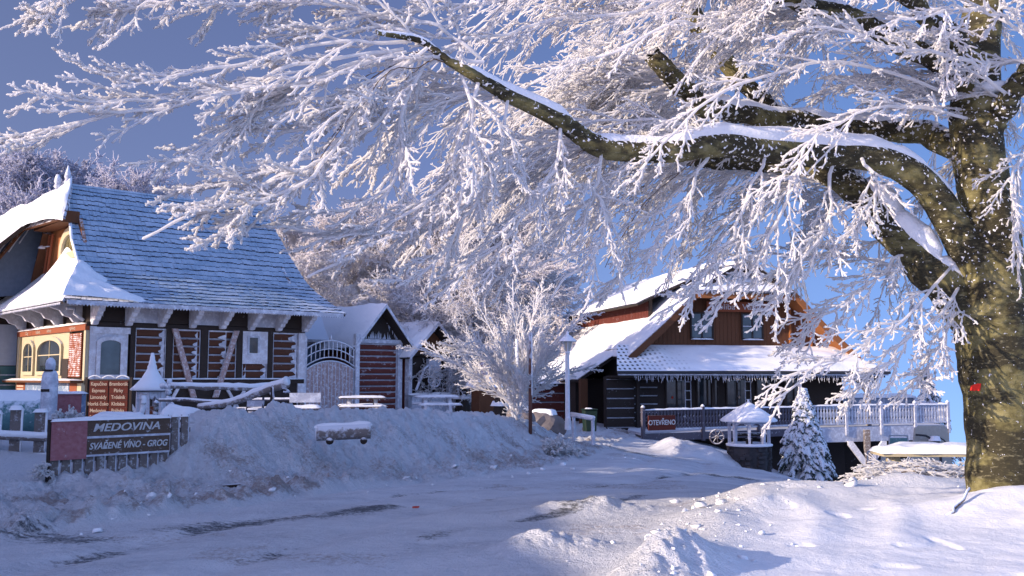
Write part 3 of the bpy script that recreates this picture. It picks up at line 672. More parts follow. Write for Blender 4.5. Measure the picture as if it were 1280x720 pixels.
# far side of the crown: finer to the eye, in denser fans
g = random_guides(76, [1,3,6,2,0], (95,175), (2.0,4.4), (-.2,.6), (.3,1.0), t0=.1, xmin=430)+random_guides(30, [1,3,5,6], (30,110), (2.0,4.2), (-.2,.5), (.3,1.0), t0=.0)
v, f = spray_set(g, (.020,.010), 17, .85, 9, .34, 1, 160, K1=20, r2=(.011,.008), r3=(.009,.007), r4=(.0075,.0065), sides=(5,4,3,3), prune=0)
mesh_from('crown', v, f, M['frost'], beech)
# a few bare brown twigs
g = random_guides(10, [0,1,3], (150,230), (.8,1.6), (-.2,.2), (.5,1.1))
v, f = spray_set(g, (.008,.004), 6, .3, 3, .3, 0, 300, K1=20, r2=(.004,.003), r3=(.003,.002), sides=(5,4,3,3))
mesh_from('bare_twigs', v, f, M['twig_brown'], beech)['kind'] = 'stuff'

# broken branch leaning at the foot
fb = thing('fallen_branch', 'thin brown broken branch leaning against the snow at the beech foot', 'branch')
pp = resample([P(1150,666,10.1),P(1172,656,10.15),P(1192,638,10.3),P(1210,612,10.6)], 24); pp = jit(pp,.02,.5,4)
v, f = join([tubes(pp[None], np.linspace(.028,.014,24)[None], 8), tubes(jit(resample([P(1185,645,10.25),P(1170,662,10.0),P(1150,664,9.8)],24),.01,.5,2)[None], np.linspace(.014,.008,24)[None], 6)])
mesh_from('stem', v, f, M['twig_brown'], fb)
v, f = tubes((pp+np.array([0,-.004,.016]))[None], np.linspace(.020,.012,24)[None]*rng.uniform(.5,1.1,(1,24)), 6); mesh_from('snow', v, f, M['snow'], fb)

# ================================================================== OTHER TREES
def deciduous(name, label, h, spread, n1, n2, n3, rt=.16, seed=1, m='far_frost', tw=(.03,.02,.014), clear=.2, up=.55, group=None, sides=(6,4,3,3), n4=0):
    """a frosted bare tree: trunk, limbs and a crown of fine twigs"""
    t = thing(name, label, 'tree', group=group)
    K = 14; s = np.linspace(0,1,K)
    tp = np.stack([.06*h*np.cumsum(rng.normal(0,.35,K))/K*2, .06*h*np.cumsum(rng.normal(0,.35,K))/K*2, h*.9*s],-1); tp[0,:2] = 0
    v, f = tubes(tp[None], (rt*(1-.85*s)+.02)[None], 9); mesh_from('trunk', v, f, M['grey_wood'], t)
    # limbs all round
    tt = clear+(1-clear)*(np.arange(n1)+rng.random(n1))/n1; az = np.arange(n1)*2.4+rng.random(n1)
    p0, _ = sample(tp[None], tt[None]); p0 = p0[0]
    L = spread*np.sqrt(np.clip(1-((tt-.42)/.62)**2, .08, 1))*rng.uniform(.75,1.15,n1)
    el = up+.55*tt; d = np.stack([np.cos(az)*np.cos(el), np.sin(az)*np.cos(el), np.sin(el)],-1)
    ss_ = np.linspace(0,1,10)[None,:,None]; P1 = p0[:,None]+L[:,None,None]*(ss_*d[:,None]-.18*ss_**2*np.array([0,0,1.]))
    w = np.cumsum(rng.normal(0,1,P1.shape),axis=1); P1 = P1+w*.018*L[:,None,None]
    R1 = (tw[0]*2.2*(1-.6*ss_[...,0]))*np.ones((n1,10))
    Nv = norm(rng.normal(0,1,(n1,3))+np.array([0,0,1.]))
    P2,R2,N2,l2 = grow(P1, Nv, n2, L*.55, K=8, ang=(25,60), tmin=.15, taper=.45, droop=.05, r=(tw[0],tw[1]), wob=.3, out=.6)
    P3,R3,N3,l3 = grow(P2, N2, n3, np.clip(l2*.42,.1,2), K=5, ang=(25,60), tmin=.12, taper=.4, droop=.08, r=(tw[1],tw[2]), wob=.4, out=.7)
    A = [tubes(P1,R1,sides[1]+1),tubes(P2,R2,sides[1]),tubes(P3,R3,sides[2],blunt=False)]
    if n4:
        P4,R4,N4,l4 = grow(P3, N3, n4, np.clip(l3*.45,.06,1), K=3, ang=(25,60), tmin=.12, taper=.4, droop=.08, r=(tw[2],tw[2]*.8), wob=.3, out=.7)
        A.append(tubes(P4,R4,3,blunt=False))
    v, f = join(A); mesh_from('crown', v, f, M[m], t); return t
def at(px, Y, dz=0):
    v = P(px, 470, Y); return (v.x, Y, G(v.x, Y)+dz)
# wood behind: three grown trees, copied
W = [deciduous('frosted_tree', 'x', 13, 5.2, 34, 15, 12, rt=.22, seed=1, tw=(.040,.030,.022), n4=4),
     deciduous('frosted_tree', 'x', 12, 4.8, 30, 15, 12, rt=.2, seed=2, tw=(.040,.030,.022), clear=.14, up=.35, n4=4),
     deciduous('frosted_tree', 'x', 10, 5.0, 30, 16, 12, rt=.18, seed=3, tw=(.038,.028,.022), clear=.05, up=.3, n4=4)]
WOOD = [ # px, depth, kind, scale, turn, label
 (20, 62, 0, 1.10, .3, 'round hazy frosted tree at the left edge above the cottage wing roof'),
 (85, 66, 1, 1.20, 1.9, 'broad hazy frosted tree rising behind the cottage roof finials'),
 (140, 60, 0, 1.02, 4.1, 'hazy frosted tree behind the left half of the cottage ridge'),
 (200, 64, 1, 1.00, 2.2, 'low hazy frosted tree just topping the middle of the cottage ridge'),
 (355, 47, 1, .78, .9, 'frosted tree beside the right end of the cottage ridge'),
 (420, 52, 0, .80, 3.3, 'tall frosted tree behind the link roof and the wooden gate'),
 (470, 54, 2, .95, 5.0, 'bushy frosted tree directly behind the taller red shed'),
 (505, 56, 0, .86, 1.2, 'tall frosted tree rising between the two sheds, far back'),
 (555, 53, 2, 1.08, 2.7, 'bushy frosted tree behind the small well shed'),
 (595, 61, 1, 1.05, 4.6, 'tall pale frosted tree between the well shed and the multi-stemmed tree'),
 (622, 53, 2, 1.10, .4, 'sunlit frosted tree leaning over the little red hut'),
 (655, 58, 0, .74, 5.5, 'frosted tree on the edge of the wood behind the lamp post'),
 (515, 38, 2, .55, 3.9, 'low frosted tree showing through the gap right of the taller shed'),
 (590, 37, 2, .62, 1.1, 'low frosted thicket tree beside the little red hut'),
]
for i, (px, Y, k, sc, rz, lab) in enumerate(WOOD):
    x, y, z = at(px, Y); o = dup(W[k], (x,y,z-.2), rz, lab, 'frosted trees of the wood behind the houses', sc)
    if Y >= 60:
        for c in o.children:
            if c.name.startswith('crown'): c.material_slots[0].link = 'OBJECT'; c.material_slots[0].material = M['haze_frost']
for w in W:
    for c in list(w.children): bpy.data.objects.remove(c)
    bpy.data.objects.remove(w)
# slender multi-stemmed tree by the lamp
st = thing('young_tree', 'slender multi-stemmed young tree in white rime, left of the lamp post', 'tree', at(645, 26.5, -.1))
gd = []
for i in range(20):
    a = i*2.4; lean = rng.uniform(.05,1.05); L = rng.uniform(2.6,4.3)*(1-.25*lean); s = np.linspace(0,1,20)[:,None]; z0 = .0 if i < 4 else rng.uniform(.3,1.3)
    gd.append(np.array([.05*math.cos(a),.05*math.sin(a),z0])+L*(s*np.array([math.cos(a)*lean*.75,math.sin(a)*lean*.75,.95-.25*lean])+s**2*np.array([math.cos(a)*.18,math.sin(a)*.18,-.22*lean])))
v, f = spray_set(gd, (.034,.013), 17, .95, 9, .40, 2, 400, K1=20, r2=(.020,.013), r3=(.013,.010), r4=(.010,.009), sides=(7,4,3,3), droop=.02, plane=lambda n: norm(rng.normal(0,1,(n,3))), l4=.08)
mesh_from('crown', v, f, M['frost'], st)
b = MB(); b.tube([(0,0,-.1),(.02,0,.5),(.05,.03,1.2),(.02,.02,2.4)], [.10,.08,.06,.04], 9); b.tube([(0,0,.1),(-.18,0,.7),(-.3,.05,1.5)], [.06,.05,.03], 8); b.tube([(0,0,.2),(.2,0,.8),(.42,.05,1.6)], [.06,.045,.03], 8)
b.build('trunk', 'rail', st, smooth=True)

def spruce(name, label, h, r, loc, n=170, seed=0, group=None, fat=1.0):
    t = thing(name, label, 'tree', loc, 0, group)
    MB().lathe([(.075*h/3.5,0),(.02,h*.97)], 8).build('trunk', 'dark_timber', t)
    tt = np.sort(rng.random(n)**1.15)*.97+.02; az = np.arange(n)*2.4+rng.random(n)*.6
    L = r*(1-tt)**.85*rng.uniform(.7,1.12,n)+.06; z0 = h*tt
    s = np.linspace(0,1,9)[None,:,None]; d = np.stack([np.cos(az),np.sin(az),-.10-.55*(1-tt)],-1)
    P1 = np.stack([0*az,0*az,z0],-1)[:,None]+L[:,None,None]*(s*d[:,None]+np.array([0,0,1.])*(.25*s-.42*s**2))
    R1 = (.035+.045*np.sin(np.pi*np.clip(s[...,0]*.9+.1,0,1)))*fat*np.ones((n,9))*rng.uniform(.7,1.3,(n,9))
    Nv = norm(np.array([[0,0,1.]])+.25*rng.normal(0,1,(n,3)))
    P2,R2,N2,l2 = grow(P1, Nv, 9, np.clip(L*.42,.08,.6), K=6, ang=(30,60), tmin=.2, taper=.4, droop=.38, r=(.045*fat,.022*fat), wob=.2, out=.3, lj=.3)
    P3,R3,N3,l3 = grow(P2, N2, 5, np.clip(l2*.4,.05,.3), K=4, ang=(30,70), tmin=.2, taper=.3, droop=.5, r=(.026*fat,.014*fat), wob=.2, out=.6)
    v, f = join([tubes(P1,R1,6), tubes(P2,R2,5), tubes(P3,R3,4)]); mesh_from('crown', v, f, M['spruce'], t); return t
spruce('spruce_tree', 'snow laden spruce with drooping boughs between the wishing well and the terrace railing', 3.45, 1.2, at(1003, 31.6, -.15), n=240, fat=1.8)
spruce('spruce_tree', 'dark half-snowed conifer standing far right behind the terrace', 3.6, 1.3, (P(1160,500,46).x, 46, -1.6), n=90)
# unseen tall spruces added out of frame on the left to shade the yard
for i, (x, y, h) in enumerate([(-29.5,9.4,17),(-30.5,6.0,18.5),(-29.8,2.4,18),(-31,-.6,16)]):
    spruce('spruce_tree', ['tall snowy spruce beyond the left neighbour cottage, nearest the road','tall snowy spruce, second in the row beyond the neighbour cottage','tall snowy spruce, last in the row toward the timber cottage','tallest snowy spruce standing behind the others of its row'][i], h, 3.5, (x,y,G(x,y)-.3), n=230, fat=3.4, group='spruces left of the yard')

# ================================================================== THE TIMBER COTTAGE (left)
TH = R(42)
HX, HY = -11.93, 27.0; HZ = .25
cot = thing('timber_cottage', 'timber cottage with steep blue shingle roof, white brackets and a sunlit cream windowed gable end', 'house', (HX,HY,HZ), TH)
def fx(px):   # local x on the front wall seen at pixel column px
    k = (px-640)/F; return (-HX+HY*k)/(math.cos(TH)-math.sin(TH)*k)
def gy(px):   # local y on the gable wall
    k = (px-640)/F; return (HX-HY*k)/(math.sin(TH)+math.cos(TH)*k)
W = 6.8
b = MB(); b.box(0.02,W,0.02,6.8,-.6,1.24); b.build('plinth','dark_timber',cot)
b = MB(); b.box(.06,W-.05,.07,6.75,1.24,3.6); b.build('wall','dark_timber',cot)
# front: sill, head beam, posts
b = MB(); b.box(-.05,W+.05,-.06,.1,1.16,1.30); b.box(-.05,W+.05,-.06,.1,2.80,2.92); b.build('beam','dark_timber',cot)
padmesh('snow', cot, -.05, W+.05, -.10,.02, 1.30, .035, cell=.1)
pxs = [(112,120),(163,169),(208,216),(251,260),(296,303),(335,341),(373,381)]
for a, c in pxs:
    b = MB(); b.box(fx(a),fx(c),-.045,.08,-.4 if a in (112,373) else 1.30,2.80); b.build('post','white_timber' if a in (112,373) else 'dark_timber',cot)
# log panels with rimed joints
def logpanel(x0, x1, z0, z1, n, parent, m='red_log', y=.03, name='log_panel', frame=True):
    b = MB(); h = (z1-z0)/n
    for i in range(n):
        za = z0+i*h; b.prism([(y+.03,za+.012),(y-.012,za+.035),(y-.022,za+h*.5),(y-.012,za+h-.035),(y+.03,za+h-.012)],'x',x0,x1)
    o = b.build(name, m, parent)
    b = MB()
    for i in range(n): b.box(x0,x1,y-.028,y+.02,z0+i*h-.006,z0+i*h+.007)
    if frame: b.box(x0-.005,x0+.012,y-.05,y,z0,z1); b.box(x1-.012,x1+.005,y-.05,y,z0,z1); b.box(x0,x1,y-.05,y,z1-.03,z1+.01)
    b.build('rime_line','rail',o)
    return o
for (a, c) in [(169,208),(216,251),(260,296),(303,335),(341,373)]:
    logpanel(fx(a)+.02, fx(c)-.02, 1.33, 2.78, 6, cot)
# ragged drifts of rime blown on to the panels
for (a, c) in [(196,207),(238,248),(270,284),(303,309),(324,334),(358,372)]:
    x0, x1 = fx(a), fx(c); b = MB(); b.open = True; vs = []; n = 40
    for i in range(n+1):
        z = 1.32+1.42*i/n; w = (x1-x0)*(.12+.55*abs(float(vn(z*9+a,a,3)))+.35*((i%7)<3)); e = (z-1.32)/1.45
        xx = x1-w*(.9 if a != 238 else 1.0*(1.1-.5*e)) ; vs += [(xx,.000-.006,z),(x1-.03,-.012,z)]
    b.add(vs, [(2*i,2*i+1,2*i+3,2*i+2) for i in range(n)]); b.build('rime','rail',cot)
# diagonal braces, reaching below the sill
for (x0, x1) in [(fx(217),fx(243)),(fx(294),fx(270))]:
    b = MB(); d = .085; b.prism([(x0-d,2.80),(x0+d,2.80),(x1+d,.75),(x1-d,.75)],'y',-.13,-.05); b.build('brace','brace',cot)
for (x0,x1) in [(.9,1.5),(2.7,2.2),(4.1,4.7),(4.9,4.3),(5.5,6.1)]:
    b = MB(); d=.05; b.prism([(x0-d,1.15),(x0+d,1.15),(x1+d,.2),(x1-d,.2)],'y',-.06,.0); b.build('strut','white_timber',cot)
# arched window by the corner
def arched(name, parent, x0, x1, z0, z1, y, fr, m, glass='glass', arch=.45, depth=.06, mull=False):
    b = MB(); n = 12; cx = (x0+x1)/2
    def arc(w, top, bot):
        h = w*arch; pts = [(cx-w,bot),(cx+w,bot)]
        for i in range(n+1):
            a = math.pi*i/n; pts.append((cx+w*math.cos(a), top-h+h*math.sin(a)))
        return pts
    w = (x1-x0)/2; o = arc(w, z1, z0); q = arc(w-fr, z1-fr, z0+fr)
    k = len(o); vs = [(p[0],y-depth,p[1]) for p in o]+[(p[0],y-depth,p[1]) for p in q]+[(p[0],y,p[1]) for p in o]+[(p[0],y,p[1]) for p in q]
    fs = []
    for i in range(k):
        j = (i+1)%k; fs += [(i,j,k+j,k+i),(i,2*k+i,2*k+j,j),(k+i,k+j,3*k+j,3*k+i)]
    fo = b.add(vs, fs).build(name, m, parent)
    g = MB(); g.prism(q,'y',y-.012,y-.004); g.build('pane', glass, fo)
    if mull:
        g = MB(); g.box(cx-.015,cx+.015,y-.03,y-.014,z0+fr,z1-fr-.02); g.box(x0+fr,x1-fr,y-.032,y-.014,z0+(z1-z0)*.52-.015,z0+(z1-z0)*.52+.015); g.build('glazing_bar', m, fo)
    return fo
x0, x1 = fx(117), fx(160)
b = MB(); b.box(x0,x1,-.03,.05,1.26,2.62); b.build('window_board','white_timber',cot)
b = MB(); b.box(x0-.05,x1+.05,-.07,.0,2.60,2.78); b.build('lintel','white_timber',cot)
arched('window', cot, fx(120.5), fx(155.5), 1.32, 2.52, -.03, .11, 'white_timber')
padmesh('snow', cot, x0,x1,-.12,-.02,1.26,.05, cell=.05)
x0, x1 = fx(303), fx(334)
b = MB(); b.box(x0,x1,-.055,.0,1.78,2.80); wf = b.build('window','white_timber',cot)
b = MB(); b.box(fx(310)-.04,fx(322)+.04,-.085,-.056,2.05,2.66); b.build('frame','rail',wf)
b = MB(); b.box(fx(311),fx(321),-.095,-.086,2.12,2.60); b.build('pane','glass',wf)
# corbels carrying the eaves
for i in range(8):
    x = .12+i*.955
    prof = [(0,2.92),(-.02,2.84),(-.20,2.86),(-.26,2.95),(-.36,2.97),(-.42,3.07),(-.52,3.09),(-.58,3.19),(-.69,3.21),(-.74,3.32),(-.84,3.34),(-.86,3.46),(0,3.62)]
    b = MB(); b.prism(prof,'x',x-.075,x+.075); o = b.build('bracket','white_timber',cot)
    b = MB(); b.open = True; b.prism([(p[0]-.012,p[1]-.012) for p in prof[:-1]]+[(-.1,3.3),(0,3.1)],'x',x-.06,x+.088); b.build('rime','rail',o)
for i in range(7):
    x = .195+i*.955; b = MB(); b.box(x,x+.80,-.05,.02,2.94,3.46); b.build('frieze_board','rail' if i%2 else 'dark_timber',cot)
# roof: front slope of overlapping shingles
def profile(u):     # 0 ridge .. 1 eave -> (y, z)
    L1 = 3.66; L2 = 2.25; s = u*(L1+L2)
    pts = [(0,3.4,7.39),(3.2,1.30,4.98),(3.9,.82,4.45),(5.0,-.10,3.86),(5.91,-.93,3.44)]
    for i in range(4):
        if s <= pts[i+1][0] or i == 3:
            f = (s-pts[i][0])/(pts[i+1][0]-pts[i][0]); return (pts[i][1]+(pts[i+1][1]-pts[i][1])*f, pts[i][2]+(pts[i+1][2]-pts[i][2])*f)
def xl(u): return .3-.3*min(u/.45,1)-.95*max(0,(u-.64)/.36)**1.0
def xr(u): return 7.1+.15*u+.62*u**2.2
b = MB(); b.open = True; NR = 25
for i in range(NR):
    u0, u1 = i/NR, (i+1)/NR; y0, z0 = profile(max(0,u0-.012)); y1, z1 = profile(u1)
    nx = 62; lift = .034+.008*math.sin(i*2.3)
    for j in range(nx):
        ju = random.uniform(-.02,.02); a = j/nx; c = (j+1)/nx; w = random.uniform(-.008,.014)
        xa0, xc0 = xl(u0)+(xr(u0)-xl(u0))*a, xl(u0)+(xr(u0)-xl(u0))*c
        sg_ = .022*float(vn(j*.11+i*.7, i*.9, 31)); ju += sg_
        xa1, xc1 = xl(u1)+(xr(u1)-xl(u1))*a+.006, xl(u1)+(xr(u1)-xl(u1))*c-.004
        yy, zz = y1-ju, z1-ju*.8; up = lift+w; ny, nz = -.65*up, .76*up
        b.cur = 0; b.add([(xa0,y0,z0),(xc0,y0,z0),(xc1,yy+ny,zz+nz),(xa1,yy+ny,zz+nz)], [(0,3,2,1)])
        b.cur = 1; b.add([(xa1,yy+ny,zz+nz),(xc1,yy+ny,zz+nz),(xc1,yy+ny*.02,zz-.012),(xa1,yy+ny*.02,zz-.012)], [(0,3,2,1)])  # dark butt colour paints the shadow under each course
b.build('shingle_roof', ['shingle','butt'], cot)
b = MB(); prev = None
for i in range(12):
    u0, u1 = i/12, (i+1)/12; (y0,z0),(y1,z1) = profile(u0), profile(u1)
    b.slab((xl(u0)+.03,y0,z0-.03),(xr(u0)-.03,y0,z0-.03),(xr(u1)-.03,y1,z1-.03),(xl(u1)+.03,y1,z1-.03),.07)
b.build('roof_boarding','dark_timber',cot)
b = MB(); b.slab((.3,3.4,7.37),(7.2,3.4,7.37),(7.7,7.7,3.4),(.0,7.7,3.4),.1); b.build('rear_roof','rail',cot)
b = MB(); b.box(-.88,7.75,-.965,-.925,3.33,3.44); b.build('fascia','rail',cot)
b = MB()
for i in range(96): x = -.85+i*.09; b.prism([(x,3.345),(x+.045,3.285),(x+.09,3.345)],'y',-.972,-.955)
b.build('eaves_trim','rail',cot)
b = MB(); b.box(.28,7.2,3.33,3.47,7.36,7.42); b.build('ridge_cap','shingle',cot)
b = MB(); b.prism([(.1,-.4),(6.7,-.4),(6.7,3.6),(5.9,4.6),(3.4,7.2),(.9,4.6),(.1,3.6)],'x',W-.1,W); b.build('end_wall','red_log',cot)
# verge, sunlit snow along its edge
b = MB()
for (u0,u1) in [(0,.2),(.2,.45),(.45,.64)]:
    (y0,z0),(y1,z1) = profile(u0), profile(u1); b.tube([(xl(u0)-.02,y0,z0+.02),(xl(u1)-.02,y1,z1+.02)], .045, 6)
b.build('verge_snow','snow',cot,smooth=True)
b = MB(); b.open = True; vs = []; n1, n2 = 16, 22
for i in range(n1+1):
    u = .60+.40*i/n1; yy, zz = profile(min(u,1))
    for j in range(n2+1):
        v_ = j/n2; wdt = (.25+2.0*(i/n1)**1.1)*(1+.25*float(vn(i*.5,3,1))); x = xl(u)-.05+wdt*v_
        th = (.17*(1-v_**1.5)+.03)*min(1,(n1-i)/2+.3)*min(1,i/3)*(1+.3*float(vn(x*3,i*.5,2)))+.035-.10*v_**6; vs.append((x, yy-.5*th, zz+.02+th))
b.add(vs, [(i*(n2+1)+j,(i+1)*(n2+1)+j,(i+1)*(n2+1)+j+1,i*(n2+1)+j+1) for i in range(n1) for j in range(n2)]); b.build('corner_snow','snow',cot,smooth=True)
# gable triangle above the skirt roof
xg = .30
b = MB(); b.prism([(.95,4.3),(5.85,4.3),(4.7,6.15),(2.1,6.15)],'x',xg,xg+.1); gw = b.build('gable_wall','orange_wood',cot)
b = MB(); b.prism([(2.1,6.0),(4.7,6.0),(4.75,6.35),(2.05,6.35)],'x',-.25,xg); b.build('gable_soffit','brown_wood',cot)
for s_, (ya,za,yb,zb) in enumerate([(.98,4.62,2.15,6.1),(5.85,4.5,4.7,6.1)]):
    b = MB(); b.slab((.02,ya,za-.12),(.35,ya,za-.12),(.35,yb,zb-.12),(.02,yb,zb-.12),.06); b.build('bargeboard','brown_wood',cot)
for ya,yb in [(4.25,4.6),(4.55,4.95)]:
    b = MB(); b.tube([(.2,ya,5.9),(.2,yb,4.7)],.04,6); b.build('strut','red_paint',cot)
# gable-face windows are built in a frame whose x runs back along the wall
gf = bpy.data.objects.new('gable_front', None)   # placed as a part frame below
bpy.data.objects.remove(gf)
def on_gable(o): # turn a mesh built in (x,y,z) on the front plane onto the gable plane: x->y, y->x
    me = o.data; n = len(me.vertices); c = np.empty(n*3); me.vertices.foreach_get('co', c); c = c.reshape(-1,3)[:, [1,0,2]]; me.vertices.foreach_set('co', c.ravel()); me.flip_normals(); me.update()
    for ch in o.children: on_gable(ch)
    return o
on_gable(arched('window', cot, 1.75, 3.55, 4.95, 5.93, xg-.02, .22, 'cream', 'warm_glass', .75, .10))
b = MB(); b.tube([(.28,4.5,5.55),(.0,4.6,5.5)],.02,6); b.lathe([(.11,0),(.09,.05),(.03,.09)],10,(-.02,4.6,5.45)); b.build('lamp','rail',cot)
# skirt roof round the gable, deep in snow
def skirt(y, t):
    x = .30-1.3*t; z = 4.62-1.22*t**.9; return x, z
b = MB(); b.open = True; ny, ntt = 90, 22; vs = []
for j in range(ny+1):
    for i in range(ntt+1):
        t = i/ntt; ylo = 1.05-1.98*t; y = ylo+(7.75-ylo)*j/ny; x, z = skirt(y, t)
        th = .14+.05*float(vn(y*2,t*3,4))+.62*math.exp(-((y-3.1)/.95)**2)*(1-t)**1.6+.20*math.exp(-((y-1.6)/.6)**2)*(1-t)
        th *= min(1,(1-t)*9+.25)*min(1,j/3+.25)
        vs.append((x, y, z+th))
b.add(vs, [(j*(ntt+1)+i,(j+1)*(ntt+1)+i,(j+1)*(ntt+1)+i+1,j*(ntt+1)+i+1) for j in range(ny) for i in range(ntt)]); b.build('skirt_snow','snow',cot,smooth=True)
b = MB(); b.slab((.3,1.05,4.6),(.3,7.7,4.6),(-1.0,7.75,3.4),(-1.0,-.93,3.4),.08); b.build('skirt_roof','dark_timber',cot)
b = MB(); b.tube([(-.95,-.92,3.44),(-1.03,-.4,3.42),(-1.03,7.7,3.42)],.035,6); b.build('gutter','rail',cot)
b = MB()
for i in range(95): y = -.9+i*.09; b.prism([(y,3.36),(y+.045,3.29),(y+.09,3.36)],'x',-1.045,-1.03)
b.build('eaves_trim','rail',cot)
# half hip with its cap of snow
b = MB(); b.open = True; vs = []; n1, n2 = 26, 26
for i in range(n1+1):
    t = i/n1; z = 7.42-1.34*t
    for j in range(n2+1):
        s_ = j/n2*2-1; th = (.05+.17*(1-abs(s_)**4)*(1-t**6)+.05*float(vn(s_*3,t*4,6)))*(1 if t < .98 else .2)
        f_ = (s_+1)/2; xa_ = .42-.80*t; xb_ = .42-1.06*t; ya_ = 3.3-1.85*t; yb_ = 3.5+1.45*t
        vs.append((xa_+(xb_-xa_)*f_-.12*t*math.sin(math.pi*f_)+.05*float(vn(s_*6,1,2))*t, ya_+(yb_-ya_)*f_, z-.16*abs(s_)**3*t+th))
b.add(vs, [(i*(n2+1)+j,(i+1)*(n2+1)+j,(i+1)*(n2+1)+j+1,i*(n2+1)+j+1) for i in range(n1) for j in range(n2)]); b.build('hip_snow','snow',cot,smooth=True)
b = MB(); b.slab((.4,3.32,7.36),(.4,3.48,7.36),(-.60,4.9,6.02),(-.35,1.5,6.02),.08); b.build('hip_roof','brown_wood',cot)
for (x,y,h) in [(.32,3.4,.62),(.30,4.35,.42)]:
    b = MB(); b.lathe([(.05,0),(.12,.08),(.07,.18),(.11,.25),(.09,.34),(.05,.48),(.015,h)],10,(x,y,7.38)); b.build('finial','rail',cot,smooth=True)
# gable face at ground floor: the cream shop front
cot_g = []
def gbox(name, m, y0, y1, x0, x1, z0, z1, parent=cot):
    b = MB(); b.box(x0,x1,y0,y1,z0,z1); return b.build(name, m, parent)
gbox('corner_post','cream', -.02, .14, -.06,.04, 1.16, 2.80); gbox('corner_post','cream', 6.3,6.55,-.08,.04,.2,2.75)
gbox('panel','red_paint', .40, 1.45, -.03,.06, 1.36, 2.62)
b = MB()
for i in range(22): z = 1.38+i*.056; b.prism([(-.03,z),(-.052,z+.008),(-.03,z+.046)],'y',.42,1.43)
b.build('louvre','red_paint',cot)
gbox('window_surround','cream', 1.5, 6.25, -.02,.06, 1.30, 2.68)
on_gable(arched('window', cot, 2.0, 4.45, 1.42, 2.60, -.03, .12, 'cream', 'glass', .28, .06, mull=True))
on_gable(arched('window', cot, 4.75, 5.95, 1.42, 2.56, -.03, .12, 'cream', 'glass', .55, .06, mull=True))
gbox('fascia_board','red_paint', -.05, 6.6, -.09,.03, 2.68, 2.86)
gbox('door','dark_timber', 1.45,2.0,-.05,.05,1.0,1.9)
padmesh('snow', cot, -.14,.02,-.05,6.6,2.86,.06,cell=.1)
for i,(y,w) in enumerate([(1.0,.9),(3.2,.8),(4.3,.7),(5.5,.8)]):
    o = text(['pivo','víno','káva','čaj'][i], .16, 'cream_letter', cot, (-.095,y,2.77), (R(90),0,R(-90)), sx=1.6)
gbox('counter','brown_wood', -.0, 6.9, -.42,.0, 1.20,1.27); padmesh('snow', cot, -.44,-.02, .0,6.9,1.27,.05,cell=.1)
for ya,yb,m in [(.0,.35,'cream'),(.38,1.0,'red_paint'),(1.02,5.3,'blue_panel'),(5.35,6.3,'red_paint')]:
    gbox('apron_panel',m,ya,yb,-.12,.02,-.2,1.19)
b = MB()
for i in range(11): b.box(-.135,-.121,5.45+.02*(i%2),6.2,.1+i*.095,.15+i*.095)
b.build('carved_slats','cream_letter',cot)
# brackets under the gable eaves
for y in (.6,2.3,4.2,6.0):
    b = MB(); b.prism([(0,2.9),(-.22,2.92),(-.32,3.05),(-.5,3.1),(-.6,3.24),(-.85,3.32),(-.85,3.42),(0,3.5)],'y',y-.07,y+.07); b.build('bracket','white_timber',cot)
b = MB(); b.tube([(-.1,.1,2.95),(-.35,.1,3.15),(-.3,.25,3.3),(-.55,.1,3.28)],.05,7); b.build('carved_scroll','rail',cot,smooth=True)
# wing running back to the left
b = MB(); b.prism([(-2.2,-.4),(5,-.4),(5,3.9),(.5,7.1),(-2.4,4.0)],'y',6.9,13); b.build('wing_wall','dark_timber',cot)
b = MB(); b.slab((.5,3.9,7.32),(.5,13.5,7.32),(-2.9,13.5,3.75),(-2.9,5.3,3.75),.12); b.build('wing_roof','dark_timber',cot)
b = MB(); b.slab((.5,4.2,7.3),(.5,13.5,7.3),(4.2,13.5,3.4),(4.2,4.2,3.4),.12); b.build('wing_roof','rail',cot)
b = MB(); b.open = True; vs=[]; n1,n2=30,40
for i in range(n1+1):
    for j in range(n2+1):
        t=i/n1; y0=3.7+1.5*t; y=y0+(13.6-y0)*j/n2; e=min(1,(1-t)*12+.1)*min(1,j*.5+.1)
        vs.append((.55-3.5*t,y,7.34-3.58*t+e*(.20+.06*float(vn(y*1.5,t*5,3)))))
b.add(vs,[(i*(n2+1)+j,(i+1)*(n2+1)+j,(i+1)*(n2+1)+j+1,i*(n2+1)+j+1) for i in range(n1) for j in range(n2)]); b.build('wing_snow','snow',cot,smooth=True)
b = MB(); b.prism([(.3,4.1),(.3,7.0),(-2.6,3.9),(-2.6,3.7)],'y',5.75,5.85); b.build('wing_gable','lattice',cot)
b = MB()
for i in range(9):
    x = .1-i*.3; b.tube([(x,5.7,min(6.9,7.1+ (x-.5)*1.02)-.1),(x-.5,5.7,min(6.9,7.1+(x-.5)*1.02)-1.0)],.022,5)
b.build('lattice','rail',cot)
b = MB(); b.tube([(.2,5.66,6.9),(-1.3,5.6,4.7)],.06,6); b.build('bargeboard','brown_wood',cot)
gbox('wing_panel','far_wall',6.84,6.9,-2.1,-.02,1.75,3.1); gbox('wing_panel','teal',6.84,6.9,-2.1,-.02,-.2,1.72)
b = MB()
for i in range(5): b.box(-2.1,-.02,6.80,6.835,.1+i*.33,.13+i*.33)
b.build('rime_line','rail',cot)
gbox('window','glass',6.80,6.835,-1.6,-.5,.8,1.6)

def loc_px(px, D, dz=None, z=None):
    v = P(px,470,D); g = G(v.x, D); return (v.x, D, (g if z is None else z)+(dz or 0))
